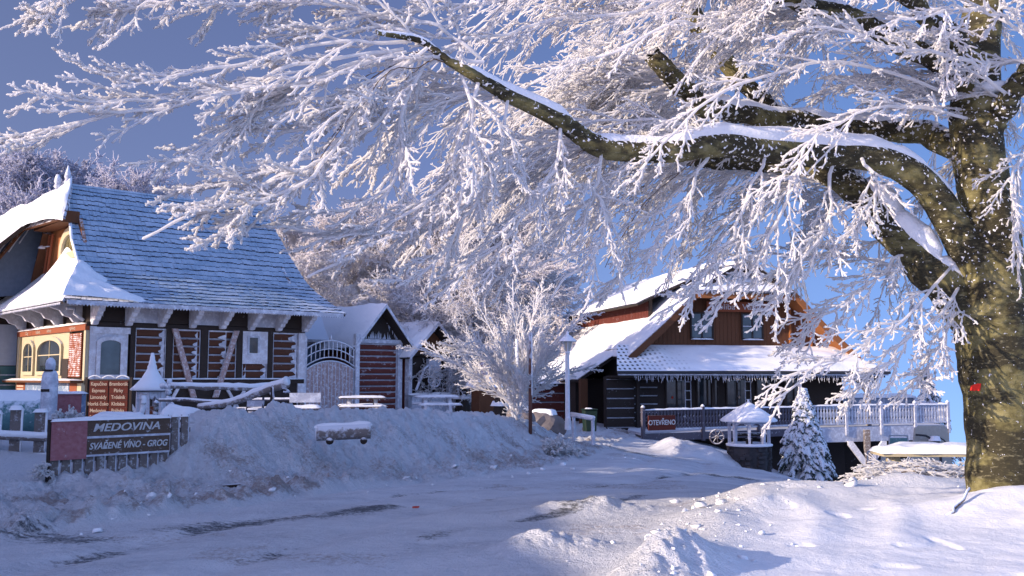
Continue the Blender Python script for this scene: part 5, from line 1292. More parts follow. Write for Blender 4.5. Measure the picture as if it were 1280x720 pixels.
# --- menu board
v=P(108,527,24.2); zz=P(108,527,24.2).z; mb=thing('menu_board','dark red framed menu board of pale lettering in two columns under the arched window','menu board',(v.x,24.2,zz-.35),R(2))
BW=(P(160,527,24.2).x-v.x); BH=P(108,474,24.2).z-zz
b=MB(); b.box(0,BW,.0,.05,.30,.35+BH); b.build('backing','dark_timber',mb)
words=[['Kapučíno','Espreso','Limonády','Horká čoko','Medovina','Svař. víno'],['Bramborák','Párky','Trdelník','Klobása','Polévka','Guláš']]
hh=(BH-.06)/6
for c in (0,1):
    for r_ in range(6):
        x0=.05+c*(BW-.06)/2; x1=x0+(BW-.12)/2; z1=.35+BH-.04-r_*hh; bb=MB(); bb.box(x0,x1,-.02,.0,z1-hh+.012,z1); o=bb.build('board','menu_red',mb)
        text(words[c][r_],.125,'cream_letter',o,((x0+x1)/2,-.024,z1-hh*.48),sx=.82,off=.002)
for x in (-.03,BW+.03): b=MB(); b.box(x-.03,x+.03,-.03,.06,.0,.40+BH); b.build('post','dark_timber',mb)
b=MB()
for k in range(3):
    x0=k*BW/3; b.tube([(x0+BW/3*i/8,-.01,.37+BH+.07*math.sin(math.pi*i/8)) for i in range(9)],.018,6)
b.build('crest','rail',mb,smooth=True)
# --- sweets kiosk well with a conical roof
v=P(188,524,21.8); kz=G(v.x,21.8); kw=thing('wayside_shrine','small white pillar kiosk with a pointed conical snow roof left of the log rail','kiosk',(v.x,21.8,kz-.1),R(20))
tz=P(188,488,21.8).z-kz+.1; ap=P(188,441,21.8).z-kz+.1
prof=[(.44,tz),(.46,tz+.03),(.36,tz+.12),(.22,tz+.28),(.14,tz+.42),(.10,tz+.50),(.105,tz+.53),(.075,tz+.60),(.08,tz+.63),(.055,tz+.70),(.055,tz+.73),(.03,ap)]
b=MB(); b.lathe(prof,24); b.build('roof','snow',kw,smooth=True)
b=MB(); b.lathe([(.40,tz-.02),(.40,tz)],8); b.build('eaves','dark_timber',kw)
for i in range(6):
    a=i*math.pi/3+.3; b=MB(); b.box(-.035,.035,-.035,.035,.35,tz); o=b.build('pillar','white_timber',kw); o.location=(.29*math.cos(a),.29*math.sin(a),0); o.rotation_euler=(0,0,a)
    b=MB(); b.prism([(-.15,tz-.02),(.15,tz-.02),(.15,tz-.10),(.06,tz-.20),(0,tz-.12),(-.06,tz-.20),(-.15,tz-.10)],'y',-.015,.015); o=b.build('arch','white_timber',kw); o.location=(.26*math.cos(a+.52),.26*math.sin(a+.52),0); o.rotation_euler=(0,0,a+.52+R(90))
b=MB(); b.lathe([(.36,-.2),(.34,.34),(.38,.36),(.38,.42)],12); b.build('base','rail',kw)
b=MB(); b.lathe([(.10,.42),(.13,.6),(.08,.72)],10); b.build('bucket','red_paint',kw)
padmesh('snow',kw,-.35,.35,-.35,.35,.40,.10,cell=.06)
# snow-topped barrel in front of the menu board
v=P(140,527,17.0); br=thing('snow_heaped_crate','low crate under a thick pillow of snow behind the mead board','crate',(v.x,17.0,v.z-.25),R(5))
b=MB(); b.box(-.34,.5,-.15,.25,-.3,.20); b.build('box','grey_wood',br,bevel=.01)
b=MB(); b.open=True; b.pad(-.42,.60,-.22,.3,.18,.22,cell=.05,seed=3); b.build('snow','snow',br,smooth=True)
# --- log railing: crooked post, horizontal pole, sloping pole, uprights
def log_tube(name,pts,r,m,parent,snow=.0,seed=0,n=18):
    p=jit(resample(pts,n),.018,.6,seed); rr=[(r if not isinstance(r,tuple) else r[0]+(r[1]-r[0])*i/(n-1))*(1+.12*float(vn(i*.8+seed,1,2))) for i in range(n)]
    b=MB(); b.tube(p,rr,10); o=b.build(name,m,parent,smooth=True)
    if snow:
        b=MB(); b.tube([Vector(q)+Vector((0,0,rr[i]*.55)) for i,q in enumerate(p)],[rr[i]*(snow+.18*float(vn(i*1.1+seed,4,2))) for i in range(n)],10); b.build('snow','snow',o,smooth=True)
    return o
lr_=thing('log_railing','crooked log railing with thick snow-wrapped poles before the cottage front','railing',(0,0,0))
log_tube('pole',[P(214,482,20.6),P(262,484,20.8),P(300,485,21.0),P(340,484,21.4)],(.06,.07),'log',lr_,1.05,1)
log_tube('pole',[P(248,508,19.4),P(290,503,19.0),P(325,490,18.7),P(358,479,18.4)],(.055,.085),'log',lr_,.95,2)
log_tube('pole',[P(200,500,19.6),P(240,500,19.4),P(290,503,19.2),P(305,502,19.2)],.035,'grey_wood',lr_,.8,3)
log_tube('upright',[P(211,475,20.6),P(211,512,20.6)],.055,'rail',lr_,.8,4); log_tube('cross_piece',[P(202,483,20.6),P(214,483,20.6)],.05,'rail',lr_,.9,5)
log_tube('upright',[P(340,483,18.5),P(339,560,18.45)],.042,'dark_timber',lr_,0,6); log_tube('upright',[P(340.7,483,18.46),P(341.5,556,18.42)],.018,'rail',lr_,0,7)
log_tube('branch_stub',[P(352,483,18.4),P(361,489,18.4),P(355,490,18.3)],.018,'rail',lr_,.6,8)
log_tube('upright',[P(196,502,19.0),P(193,535,19.0)],(.05,.05),'log',lr_,.5,9); log_tube('upright',[P(215,505,19.0),P(214,540,19.0)],.045,'log',lr_,.5,10)
log_tube('upright',[P(180,492,19.2),P(176,530,19.2)],.05,'snow',lr_,0,11)
# sledge-like trough beside it
tr_=thing('wooden_trough','snow filled wooden trough on legs behind the picket fence','trough',(P(232,520,17.8).x,17.8,P(232,545,17.8).z),R(18))
b=MB(); b.prism([(-.55,.30),(.55,.46),(.50,.22),(.32,.05),(-.3,.0)],'y',-.2,.2); b.build('trough_body','grey_wood',tr_,bevel=.01)
padmesh('snow',tr_,-.45,.35,-.2,.2,.34,.20,cell=.05)
for x in (-.2,.42): b=MB(); b.box(x-.04,x+.04,-.2,-.12,-.35,.3); b.build('leg','grey_wood',tr_)
# tables and benches in front of the cottage
def picnic(name,label,loc,rz,L,m='grey_wood',tm='snow',sn=.05,group=None,wd_=.7,bench=True,th=.05):
    t=thing(name,label,'picnic table',loc,rz,group)
    b=MB()
    for i in range(5): b.box(0,L,-wd_/2+i*wd_/5,-wd_/2+(i+1)*wd_/5-.012,.70,.70+th)
    b.build('tabletop',m,t)
    if sn: padmesh('snow',t,-.02,L+.02,-wd_/2-.03,wd_/2+.03,.70+th,sn,cell=.06)
    for x in (.28,L-.28):
        for s in (-1,1):
            b=MB(); b.prism([(s*.12-.05,.70),(s*.12+.05,.70),(s*.48+.05,-.05),(s*.48-.05,-.05)],'x',x-.055,x+.055); b.build('leg',m,t)
        b=MB(); b.box(x+.041,x+.08,-.72,.72,.38,.46); b.build('cross_beam',m,t)
    if bench:
        for s in (-1,1):
            b=MB(); b.box(0,L,s*.68-.13,s*.68+.13,.461,.50); b.build('bench_seat',m,t); 
            if sn: padmesh('snow',t,-.02,L+.02,s*.68-.15,s*.68+.15,.50,sn*.9,cell=.06)
    return t
picnic('picnic_table','snow topped picnic table standing in front of the wooden gate and taller shed',(P(424,515,29.0).x,29.0,G(P(424,515,29.0).x,29.0)-.05),R(12),1.35)
picnic('picnic_table','dark rimed picnic table under the cottage eaves behind the log railing',(P(298,520,25.5).x,25.5,G(P(298,520,25.5).x,25.5)-.05),R(20),1.9,m='dark_rail',sn=.03)
picnic('picnic_table','rimed table and rail in front of the small well shed',(P(520,518,32.6).x,32.6,G(P(520,518,32.6).x,32.6)-.1),R(15),1.4,m='rail')
bn=thing('garden_bench','small rimed slatted bench by the foot of the gate post','bench',(P(362,512,25.0).x,25.0,G(P(362,512,25.).x,25.)),R(15))
b=MB(); b.box(0,.8,-.2,.2,.42,.47); b.build('seat','grey_wood',bn); b=MB(); b.box(0,.8,.2,.24,.6,.85); b.build('backrest','rail',bn)
for x in (.02,.7): b=MB(); b.box(x,x+.08,-.2,.24,-.1,.42); b.build('leg','grey_wood',bn)
padmesh('snow',bn,-.02,.82,-.22,.2,.47,.08)
# chair frame by the drift
ch=thing('garden_chair','dark rimed folding chair standing in the drift right of the trough','chair',(P(298,535,18.6).x,18.6,P(298,548,18.6).z),R(-15))
b=MB(); b.box(0,.42,-.2,.2,.34,.38); b.build('seat','dark_rail',ch); padmesh('snow',ch,0,.42,-.2,.2,.38,.06,cell=.05)
for (a,c,d_,e) in [(.0,-.2,.1,.78),(.38,-.2,.42,.78)]:
    b=MB(); b.tube([(a,.18,-.1),(a+.02,.2,.4),(d_-.05,.26,e)],.022,6); b.build('back_leg','dark_rail',ch)
    b=MB(); b.tube([(a,-.18,-.1),(a+.02,-.18,.36)],.022,6); b.build('front_leg','dark_rail',ch)
b=MB(); b.box(.04,.40,.22,.25,.6,.72); b.build('backrest','rail',ch)
# --- split log bench on the bank
v=P(396,545,16.6); zz=v.z
lb=thing('log_bench','thick halved log bench on round log feet half sunk in the snow bank','bench',(v.x,16.6,zz-.13),R(8))
LL=(P(466,540,16.9).x-v.x)
b=MB(); n=20; vs=[]
for x in np.linspace(0,LL,14):
    for j in range(n): a=6.2832*j/n; r_=.155; vs.append((x,r_*math.cos(a),.20+.035*x/LL+r_*math.sin(a)*(1 if math.sin(a)<0 else .75)))
k=14; fs=[(i*n+j,i*n+(j+1)%n,(i+1)*n+(j+1)%n,(i+1)*n+j) for i in range(k-1) for j in range(n)]+[tuple(range(n))[::-1],tuple((k-1)*n+j for j in range(n))]
b.add(vs,fs).build('log','log',lb,smooth=True)
b=MB(); b.open=True; b.pad(-.04,LL+.02,-.09,.09,.26,.045,cell=.04,seed=2,zf=lambda x,y:.30+.035*x/LL-y*y*3.0); b.build('snow','snow',lb,smooth=True)
b=MB(); b.lathe([(.02,0),(.13,.0),(.135,-.05)],16); o=b.build('snow_end','snow',lb,smooth=True); o.rotation_euler=(0,R(-90),0); o.location=(-.015,0,.19)
for x in (.22,LL-.12):
    b=MB(); vs=[]
    b.tube([(x,-.15,.05),(x,.2,.03)],.06,12); b.build('foot','dark_timber',lb,smooth=True)
# board half buried
v=P(290,573,14.6); bd=thing('loose_board','short dark board lying half buried on the snow bank','board',(v.x,14.6,G(v.x,14.6)+.03),R(10))
b=MB(); b.prism([(-.13,0),(.14,.015),(.12,-.03),(-.06,-.05)],'y',-.08,.06); b.build('plank','dark_timber',bd)
# litter on the road
v=P(520,628,12.6); lt=thing('litter_scrap','tiny reddish scrap lying on the snowy road edge','litter',(v.x,12.6,G(v.x,12.6)+.01),.4)
MB().prism([(-.05,0),(0,.03),(.05,.01),(.02,-.02)],'z',0,.02).build('scrap','ember',lt)
# sticks poking out of the drift by the fence
# --- lamp post
v=P(710,532,25.2); zz=v.z-.1; top=P(708,417,25.2).z-zz
lm=thing('lamp_post','white rimed lamp post with a hexagonal lantern and snow cone','lamp post',(v.x,25.2,zz),0)
b=MB(); b.lathe([(.09,0),(.075,.3),(.055,.35),(.048,top-.55),(.075,top-.5),(.05,top-.46)],12); b.build('pole','lamp_white',lm)
b=MB(); b.box(-.066,-.045,-.02,.02,.0,top-.55); b.build('rime','snow',lm)
b=MB(); b.lathe([(.07,top-.46),(.13,top-.22),(.13,top-.20)],6); b.build('lantern','frosted',lm)
b=MB()
for j in range(6): a=6.2832*(j+.5)/6; b.tube([(.07*math.cos(a),.07*math.sin(a),top-.46),(.135*math.cos(a),.135*math.sin(a),top-.2)],.012,5)
b.build('frame','lamp_white',lm)
b=MB(); b.lathe([(.24,top-.21),(.23,top-.18),(.08,top-.05),(.03,top-.02),(.03,top+.06)],16); b.build('cap','snow',lm,smooth=True)
# pole
v=P(663,533,25.0); pl=thing('slim_pole','slim reddish brown pole rimed on one side left of the lamp post','pole',(v.x,25.0,v.z-.2),0)
b=MB(); b.lathe([(.05,0),(.045,2.6)],10); b.build('shaft','pole',pl,smooth=True); b=MB(); b.tube([(.035,-.02,1.0),(.033,-.02,2.62)],.022,6); b.build('rime','snow',pl)
# short snow-capped rail by the lamp
v=P(716,522,26.0); v3=P(742,543,25.2)
hr=thing('short_handrail','short white snow-capped handrail on two posts right of the lamp post','handrail',(0,0,0))
a=P(714,519,26.0); c=P(742,524,24.6)
b=MB(); b.tube([a,c],.045,8); b.build('rail','rail',hr); b=MB(); b.tube([a+Vector((0,0,.04)),c+Vector((0,0,.04))],.05,8); b.build('snow','snow',hr,smooth=True)
for q,yy in ((P(717,520,25.9),540),(P(741,524,24.7),547)): b=MB(); b.tube([q,(q.x,q.y,q.z-.65)],.045,8); b.build('post','rail',hr)
# green bin
v=P(737,539,32.0); gb=thing('wheeled_bin','dark green wheeled bin with snow on its lid beside the entrance','bin',(v.x,32.0,v.z),.2)
b=MB(); b.prism([(-.22,0),(.22,0),(.27,.85),(-.27,.85)],'y',-.25,.25); gb.scale=(.8,.8,.8); b.build('body','green',gb,bevel=.02); b=MB(); b.box(-.29,.29,-.28,.28,.86,.92); b.build('lid','green',gb,bevel=.02); padmesh('snow',gb,-.20,.12,-.2,.2,.92,.04)
for x in (-.2,.2): b=MB(); b.tube([(x-.03,.22,.08),(x+.03,.22,.08)],.09,12); b.build('wheel','dark_metal',gb)
# frosted shrubs
def shrub(label,loc,r,n=26,m='frost',tw=(.016,.012,.010),n2=8,n3=5):
    t=thing('frosted_shrub',label,'shrub',loc); gd=[]
    for i in range(n):
        a=rng.uniform(0,6.28); e=rng.uniform(.35,1.3); L=r*rng.uniform(.6,1.1); s=np.linspace(0,1,12)[:,None]
        gd.append(s*L*np.array([math.cos(a)*math.cos(e),math.sin(a)*math.cos(e),math.sin(e)])+s**2*np.array([0,0,-.2*r]))
    v_,f_=spray_set(gd,(tw[0]*1.3,tw[1]),n2,.4*r,n3,.35,1,700,K1=12,r2=tw[:2],r3=(tw[1],tw[2]),r4=(tw[2],tw[2]*.8),sides=(5,4,4,3),plane=lambda k:norm(rng.normal(0,1,(k,3))))
    mesh_from('twigs',v_,f_,M[m],t); return t
p_=lambda px,Y:(P(px,470,Y).x,Y,G(P(px,470,Y).x,Y)-.05)
shrub('low rimed shrub between the slim pole and the lamp post',p_(692,24.2),.55,tw=(.03,.022,.018))
shrub('small rimed plant at the foot of the lamp post',p_(714,24.6),.35,n=14,tw=(.024,.02,.016))
shrub('small rimed bush in front of the notice board beside the carved post',(P(80,515,17.2).x,17.2,P(80,530,17.2).z),.35,n=16,tw=(.016,.013,.011))
shrub('broken frosty twigs poking up left of the MEDOVINA board',(P(52,585,13.6).x,13.6,P(52,596,13.6).z),.22,n=9,tw=(.007,.006,.005))
# red hut and boulders by the wood edge
v=P(605,525,34.0); ht=thing('little_red_hut','tiny red-brown hut with a pointed roof at the edge of the wood','hut',(v.x,34,G(v.x,34)-.1),R(30))
b=MB(); b.box(-.35,.35,-.3,.3,0,1.05); b.build('wall','brown_wood',ht); b=MB(); b.lathe([(.68,1.0),(.62,1.08),(.10,1.95),(.02,2.1)],4); b.build('roof','pink',ht); 
b=MB(); b.lathe([(.72,1.04),(.66,1.16),(.42,1.42)],4); b.build('snow','snow',ht)
for i,(px,D,r_,lab) in enumerate([(651,30,.5,'small snow-topped boulder at the foot of the multi-stemmed tree'),(680,33,.7,'broad pale boulder left of the restaurant plank wall'),(578,36,.5,'rounded snow-topped stump near the well shed'),(625,33,.45,'dark tree stump leaning in the snow right of the red hut')]):
    t=thing('boulder' if i<2 else 'tree_stump',lab,'boulder' if i<2 else 'stump',p_(px,D),i*1.3)
    bm=bmesh.new(); bmesh.ops.create_icosphere(bm,subdivisions=3,radius=r_) if i<2 else bmesh.ops.create_cone(bm,cap_ends=True,segments=12,radius1=r_*.6,radius2=r_*.45,depth=1.5)
    for q in bm.verts: q.co*=1+.2*float(vn(q.co.x*3+i,q.co.y*3+q.co.z*2,3)); q.co.z*=.8
    me=bpy.data.meshes.new('rock'); bm.to_mesh(me); bm.free(); me.materials.append(M['pale_stone' if i<2 else 'dark_timber']); o=bpy.data.objects.new('rock' if i<2 else 'stump',me); col.objects.link(o); o.parent=t; o.location=(0,0,.25)
    padmesh('snow',t,-r_*.6,r_*.6,-r_*.6,r_*.6,.25+r_*.62,.16)

# --- wishing well
v=P(937,578,30.4); wz=v.z
ww=thing('wishing_well','wishing well of dark stone with carved white posts and a conical snow roof','well',(v.x,30.4,wz),R(10))
zr=P(937,526,30.4).z-wz; za=P(937,504,30.4).z-wz; zbm=P(937,557,30.4).z-wz
b=MB(); b.lathe([(.66,-.6),(.66,zbm-.05),(.70,zbm-.04),(.70,zbm+.02),(.50,zbm+.02),(.48,zbm-.2)],8); b.build('stone_ring','stone',ww)
b=MB(); rs_=random.Random(4)
for k in range(90):
    a=rs_.uniform(0,6.28); z=rs_.uniform(-.2,zbm-.08); r0=.655; m_=Matrix.Rotation(a,4,'Z')
    w=rs_.uniform(.05,.11); h=rs_.uniform(.03,.06); c=[m_@Vector((r0-.02+q[0],q[1],z+q[2])) for q in [(-.02,-w,-h),(.05,-w*.8,-h*.8),(.05,w*.8,-h*.8),(-.02,w,-h),(-.02,-w,h),(.05,-w*.8,h*.8),(.05,w*.8,h*.8),(-.02,w,h)]]
    b.add(c,[(0,3,2,1),(4,5,6,7),(0,1,5,4),(1,2,6,5),(2,3,7,6),(3,0,4,7)])
b.build('stones','stone',ww)['kind']='stuff'
for i in range(8):
    a=6.2832*(i+.5)/8; b=MB(); b.prism([(-.05,zbm),(.05,zbm),(.035,zbm+.1),(.05,zr-.25),(.05,zr),(-.05,zr),(-.05,zr-.25),(-.035,zbm+.1)],'y',-.05,.05); o=b.build('post','rail',ww); o.location=(.60*math.cos(a),.60*math.sin(a),0); o.rotation_euler=(0,0,a+R(90))
    a=6.2832*(i+1)/8; h=.25; b=MB(); pts=[(-.23,zr),(.23,zr),(.23,zr-.28)]+[(.19*math.cos(math.pi*k/8),zr-.24+.17*math.sin(math.pi*k/8)) for k in range(9)]+[(-.23,zr-.28)]
    b.prism(pts,'y',-.02,.02); o=b.build('arch','rail',ww); o.location=(.565*math.cos(a),.565*math.sin(a),0); o.rotation_euler=(0,0,a+R(90))
b=MB(); b.lathe([(.86,zr-.02),(.88,zr+.03),(.80,zr+.10),(.45,zr+.34),(.14,za-.02),(.04,za+.03)],20); b.build('roof','snow',ww,smooth=True)
b=MB(); b.lathe([(.03,za),(.05,za+.04),(.02,za+.12)],8); b.build('finial','rail',ww,smooth=True)
b=MB(); b.tube([(-.5,0,zbm+.35),(.5,0,zbm+.35)],.06,8); b.build('windlass','dark_timber',ww); b=MB(); b.lathe([(.09,zbm+.02),(.12,zbm+.22)],10); b.build('bucket','dark_timber',ww)
b=MB(); b.lathe([(.71,zbm+.0),(.72,zbm+.05),(.62,zbm+.09),(.52,zbm+.05)],20); b.build('snow','snow',ww,smooth=True)
# cartwheel under the deck
v=P(896,546,34.5); cw=thing('cart_wheel','old spoked cart wheel leaning under the terrace edge left of the well','wheel',(v.x,34.5,v.z),R(4))
b=MB(); b.tube([(.25*math.cos(a*.2618),0,.25*math.sin(a*.2618)) for a in range(25)],.030,6,cap=False); b.build('rim','dark_rail',cw)
for a in range(8): q=a*math.pi/4+.2; b=MB(); b.tube([(0,0,0),(.25*math.cos(q),0,.25*math.sin(q))],.018,5); b.build('spoke','dark_rail',cw)
b=MB(); b.tube([(0,-.07,0),(0,.05,0)],.06,10); b.build('hub','grey_wood',cw)
# --- right-hand picnic table and brushwood
v=P(1104,569,16.6); tz=v.z; 
pt=picnic('picnic_table','sunlit picnic table with a thick slab of snow beside the beech trunk',(v.x,16.9,tz-.72),R(-3),1.95,m='cream',sn=.13,th=.07,wd_=.75,bench=False)
bw=thing('brushwood_heap','heap of rimed cut branches piled under the sunlit picnic table','brushwood',(P(1160,600,15.4).x,15.4,P(1160,598,15.4).z))
gd=[]
for i in range(46):
    x=rng.uniform(-1.05,.95); z=rng.uniform(0,.22)*(1-abs(x)*.35); a=rng.uniform(-.6,.6)+(math.pi if rng.random()<.5 else 0); L=rng.uniform(.5,1.2); s=np.linspace(0,1,12)[:,None]
    gd.append(np.array([x-.3*math.cos(a),rng.uniform(-.4,.3),z])+s*L*np.array([math.cos(a),math.sin(a)*.5,rng.uniform(-.1,.25)])+s**2*np.array([0,0,-.2*L]))
v_,f_=spray_set(gd,(.024,.012),7,.45,5,.35,1,800,K1=12,r2=(.013,.010),r3=(.010,.008),r4=(.008,.007),sides=(6,4,4,3),plane=lambda k:norm(rng.normal(0,1,(k,3))))
mesh_from('frosted_branches',v_,f_,M['frost'],bw)
gd=[g_+np.array([0,.05,-.04]) for g_ in gd[:20]]
v_,f_=spray_set(gd,(.02,.010),3,.3,3,.3,0,820,K1=12,r2=(.008,.006),r3=(.006,.005),sides=(6,4,4,3),plane=lambda k:norm(rng.normal(0,1,(k,3)))); mesh_from('bare_branches',v_,f_,M['twig_brown'],bw)
# --- metal rail beyond it, folding sign
v=P(1085,585,20.5); mr=thing('metal_barrier','low dark metal barrier of two rails and mesh left of the brushwood heap','barrier',(v.x,20.5,v.z),0)
b=MB()
for z in (.0,.16,.34): b.tube([(0,0,z),(.62,0,z-.02)],.014,5)
for x in (0,.2,.41,.62): b.tube([(x,0,-.35),(x,0,.34)],.014,5)
b.build('bars','metal',mr)
b=MB(); b.box(.28,.60,-.01,.01,.0,.30); b.build('panel','frosted',mr)
v=P(1112,565,21.5); fs_=thing('framed_sign','rounded metal-framed sign with a blue and green picture behind the picnic table','sign',(v.x,21.5,v.z-.3),0)
b=MB(); b.box(0,.40,-.02,0,.32,.62); b.build('picture','sign_blue',fs_,bevel=.01)
b=MB(); b.box(.04,.28,-.026,-.021,.38,.45); b.build('green_band','green',fs_)
b=MB(); b.tube(resample([(0,0,-.3),(0,0,.3),(.01,0,.62),(.05,0,.66),(.36,0,.66),(.41,0,.62),(.42,0,.3),(.42,0,-.3)],30),.018,6); b.build('frame','metal',fs_)
padmesh('snow',fs_,.4,.52,-.1,.1,.36,.12,cell=.03)
# --- cars on the car park below
def car(name,label,loc,rz,L,wd,prof,cab,m,sc=1,frost=None,group=None):
    t=thing(name,label,'car',loc,rz,group)
    hw=wd/2
    b=MB(); vs=[]; k=len(prof)
    for y,s in ((-hw,.90),(-hw+.08,1.0),(hw-.08,1.0),(hw,.90)):
        for x,z in prof: vs.append((x*(1 if s==1 else .985),y,.3+(z-.3)*s))
    fs=[]
    for i in range(3):
        for j in range(k): fs.append((i*k+j,i*k+(j+1)%k,(i+1)*k+(j+1)%k,(i+1)*k+j))
    fs+= [tuple(range(k))[::-1],tuple(3*k+j for j in range(k))]
    b.add(vs,fs).build('body',m,t,smooth=False,bevel=.02)
    (x0,x1,x2,x3,z0,z1)=cab; b=MB(); q=.12
    b.add([(x0,-hw+.06,z0),(x3,-hw+.06,z0),(x3,hw-.06,z0),(x0,hw-.06,z0),(x1,-hw+.06+q,z1),(x2,-hw+.06+q,z1),(x2,hw-.06-q,z1),(x1,hw-.06-q,z1)],[(0,3,2,1),(4,5,6,7),(0,1,5,4),(1,2,6,5),(2,3,7,6),(3,0,4,7)]).build('cabin',m,t,bevel=.04)
    def gl(nm,p4,mm,off):
        p4=[Vector(p) for p in p4]; c=sum(p4,Vector())/4; n=(p4[1]-p4[0]).cross(p4[3]-p4[0]).normalized(); 
        if n.dot(c-Vector(((x0+x3)/2,0,(z0+z1)/2)))<0: n=-n
        p4=[c+(p-c)*.86+n*off for p in p4]; b=MB(); b.open=True; b.add(p4,[(0,1,2,3)]); return b.build(nm,mm,t)
    gl('windscreen',[(x0,-hw+.06,z0),(x0,hw-.06,z0),(x1,hw-.18,z1),(x1,-hw+.18,z1)],frost or 'glass',.012)
    gl('rear_window',[(x3,-hw+.06,z0),(x3,hw-.06,z0),(x2,hw-.18,z1),(x2,-hw+.18,z1)],frost or 'glass',.012)
    for s in (-1,1):
        gl('side_window',[(x0,s*(hw-.06),z0),(x3,s*(hw-.06),z0),(x2,s*(hw-.18),z1),(x1,s*(hw-.18),z1)],'glass',.012)
    for x in (L*.18,L*.80):
        for s in (-1,1):
            b=MB(); b.tube([(x,s*(hw-.18),.32),(x,s*(hw+.01),.32)],.32,20); w_=b.build('wheel','dark_metal',t); b=MB(); b.tube([(x,s*(hw+.005),.32),(x,s*(hw+.02),.32)],.19,16); b.build('rim','metal',w_)
    for s in (-1,1):
        b=MB(); b.box(-.01,.05,s*hw*.72-.14,s*hw*.72+.14,.62,.76); b.build('headlight','metal',t); b=MB(); b.box(x0+.35,x0+.5,s*(hw+.05)-.08,s*(hw+.05)+.08,z0+.02,z0+.16); b.build('mirror',m,t)
    return t
sp=[(0,.35),(0,.72),(.15,.86),(1.1,.98),(3.9,1.0),(4.25,.92),(4.3,.4),(4.2,.28),(.1,.28)]
v=P(1166,600,24.0)
cg=thing('covered_cart','upright snow-misted windscreen hood of a parked cart with a dark steering head in front','cart',(P(1166,600,22.5).x,22.5,P(1166,566,22.5).z-.35),R(4))
b=MB(); hw0,hw1=.50,.38; zt=P(1166,531,22.5).z-cg.location.z
b.prism([(-hw0,0),(hw0,0),(hw1+.03,zt-.08),(hw1-.05,zt),(-hw1+.07,zt),(-hw1,zt-.08)],'y',0,.06); b.build('hood','frosted',cg,bevel=.012)
b=MB(); b.box(-.55,.55,.06,1.5,-.5,.1); b.build('cart_body','dark_metal',cg,bevel=.04)
b=MB(); b.tube([(-.42,-.12,zt-.22),(-.2,-.15,zt-.24),(-.05,-.18,zt-.34)],.028,6); b.tube([(.02,-.2,zt-.3),(.12,-.2,zt-.5),(.1,-.2,.1)],.03,6); b.tube([(.05,-.2,zt-.25),(.2,-.22,zt-.35),(.32,-.2,zt-.55)],.016,5); b.build('steering_bar','dark_metal',cg)
b=MB(); b.lathe([(.04,-.1),(.10,-.05),(.11,.02),(.06,.09)],10,(-.02,-.2,zt-.38)); b.build('head_lamp','dark_metal',cg,smooth=True); padmesh('snow',cg,-.13,.10,-.3,-.1,zt-.34,.09,cell=.03)
for s in (-1,1): b=MB(); b.tube([(s*.45,.3,-.45),(s*.58,.3,-.45)],.28,16); b.build('wheel','dark_metal',cg)
car('parked_car','dark blue parked car seen past the right end of the terrace',(P(1190,560,30).x,30,G(P(1190,560,30).x,30)+.30),R(8),4.3,1.75,sp,(.95,1.6,3.0,3.9,.99,1.48),'car',group='cars parked below the terrace')
c2=car('parked_car','dark green parked car in the shade under the terrace',(P(1075,560,33).x,34.5,G(P(1075,560,34).x,34)+.1),R(2),4.3,1.75,sp,(.95,1.6,3.0,3.9,.99,1.48),'green',group='cars parked below the terrace')

# ================================================================== UNSEEN COTTAGE ADDED OUT OF FRAME ON THE LEFT (to cast shade on the yard)
nc=thing('neighbour_cottage','log cottage with a snow roof standing left of the yard beside the road','house',(-15.5,7.0,0),0)
b=MB(); b.box(-3,3,-11.5,11.0,-1,2.6); b.build('wall','dark_timber',nc)
b=MB(); b.prism([(-3,2.6),(3,2.6),(0,4.5)],'y',-11.5,11.0); b.build('gable','brown_wood',nc)
for s in (-1,1): 
    roofslope(s,nc,-12.0,11.5,[(0,5.0),(3.6,2.35)],m='snow',seed=9+s)
    for y in (-8,-4,0,4,8):
        b=MB(); b.box(s*3.0-.03 if s>0 else -3.03,s*3.03 if s>0 else -3.0,y-.5,y+.5,1.0,2.0); b.build('window','glass',nc)
b=MB(); b.box(-.3,.3,-2,-1.4,4.6,6.0); b.build('chimney','stone',nc)

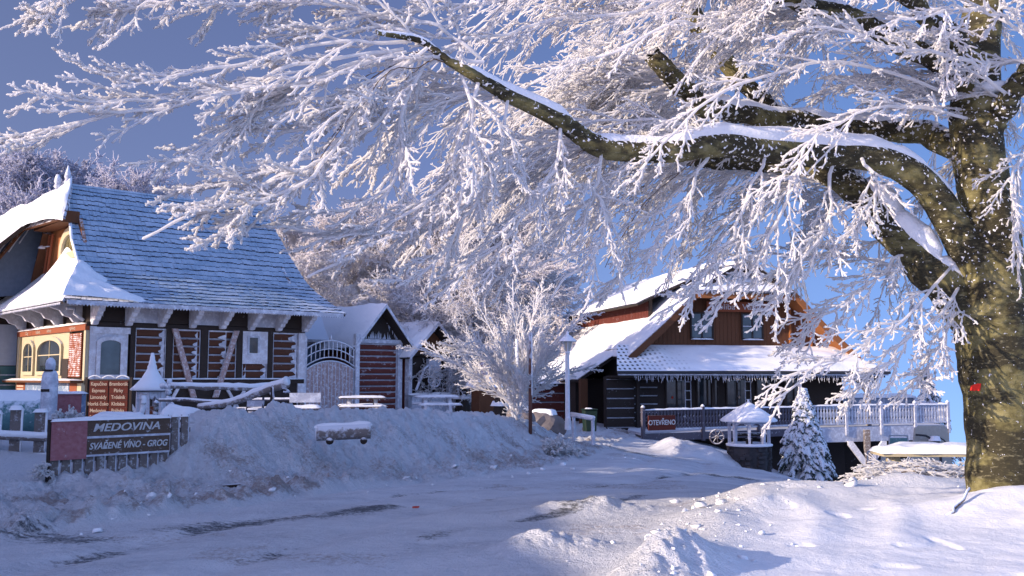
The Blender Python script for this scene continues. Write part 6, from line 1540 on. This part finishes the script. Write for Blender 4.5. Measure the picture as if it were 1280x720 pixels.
# ================================================================== CAMERA, LIGHT, SKY
cd = bpy.data.cameras.new('camera'); cam = bpy.data.objects.new('camera', cd); col.objects.link(cam)
cd.sensor_width = 36; cd.lens = 36*F/1280; cd.clip_end = 3000; cam.location = (0,0,EYE); cam.rotation_euler = (R(90)+PITCH,0,0); scene.camera = cam
ELEV = R(16); AZ = R(27)      # sun low on the left, a little behind the camera
sd = Vector((-math.cos(AZ)*math.cos(ELEV), -math.sin(AZ)*math.cos(ELEV), math.sin(ELEV)))
sl = bpy.data.lights.new('sun','SUN'); sl.energy = 7.3; sl.angle = R(.5); sl.color = (1,.81,.63)
so = bpy.data.objects.new('sun', sl); col.objects.link(so); so.rotation_euler = sd.to_track_quat('Z','Y').to_euler()
wd = bpy.data.worlds.new('World'); scene.world = wd; wd.use_nodes = True; nt = wd.node_tree; bg = nt.nodes['Background']
sk = N(nt,'ShaderNodeTexSky', sky_type='NISHITA'); sk.sun_disc = False; sk.sun_elevation = ELEV
sk.sun_rotation = math.atan2(sd.x, sd.y); sk.air_density = 1.0; sk.dust_density = .6; sk.ozone_density = 2.0
tcw = N(nt,'ShaderNodeTexCoord'); sp_ = N(nt,'ShaderNodeSeparateXYZ'); cb_ = N(nt,'ShaderNodeCombineXYZ'); nt.links.new(tcw.outputs['Generated'], sp_.inputs[0])
nt.links.new(sp_.outputs[0], cb_.inputs[0]); nt.links.new(sp_.outputs[1], cb_.inputs[1])
nt.links.new(mth(nt,'ADD',mth(nt,'MULTIPLY',mth(nt,'MAXIMUM',sp_.outputs[2],-.1),.85),.26), cb_.inputs[2])   # deep mountain-valley haze: the sky stays blue down to the rim
nt.links.new(cb_.outputs[0], sk.inputs[0])
tn = mixc(nt, 1.0, sk.outputs[0], (1,1,1)); tn.node.blend_type = 'MULTIPLY'; tn.node.inputs[7].default_value = (1.08,.95,1.12,1)
# the sky is brightened behind the camera to fill shaded snow, and dimmed ahead
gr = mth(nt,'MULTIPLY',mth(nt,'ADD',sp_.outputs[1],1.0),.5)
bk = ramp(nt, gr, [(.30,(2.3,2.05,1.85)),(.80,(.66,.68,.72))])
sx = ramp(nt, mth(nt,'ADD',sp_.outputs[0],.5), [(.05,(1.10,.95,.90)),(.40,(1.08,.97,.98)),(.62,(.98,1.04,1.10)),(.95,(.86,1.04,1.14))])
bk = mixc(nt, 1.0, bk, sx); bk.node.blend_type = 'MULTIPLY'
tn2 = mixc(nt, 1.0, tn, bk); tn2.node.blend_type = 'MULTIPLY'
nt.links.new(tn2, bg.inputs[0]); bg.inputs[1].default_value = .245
scene.view_settings.view_transform = 'Standard'; scene.view_settings.look = 'None'; scene.view_settings.exposure = 0
scene.cycles.max_bounces = 8; scene.cycles.diffuse_bounces = 5; scene.cycles.transmission_bounces = 5; scene.cycles.use_denoising = True
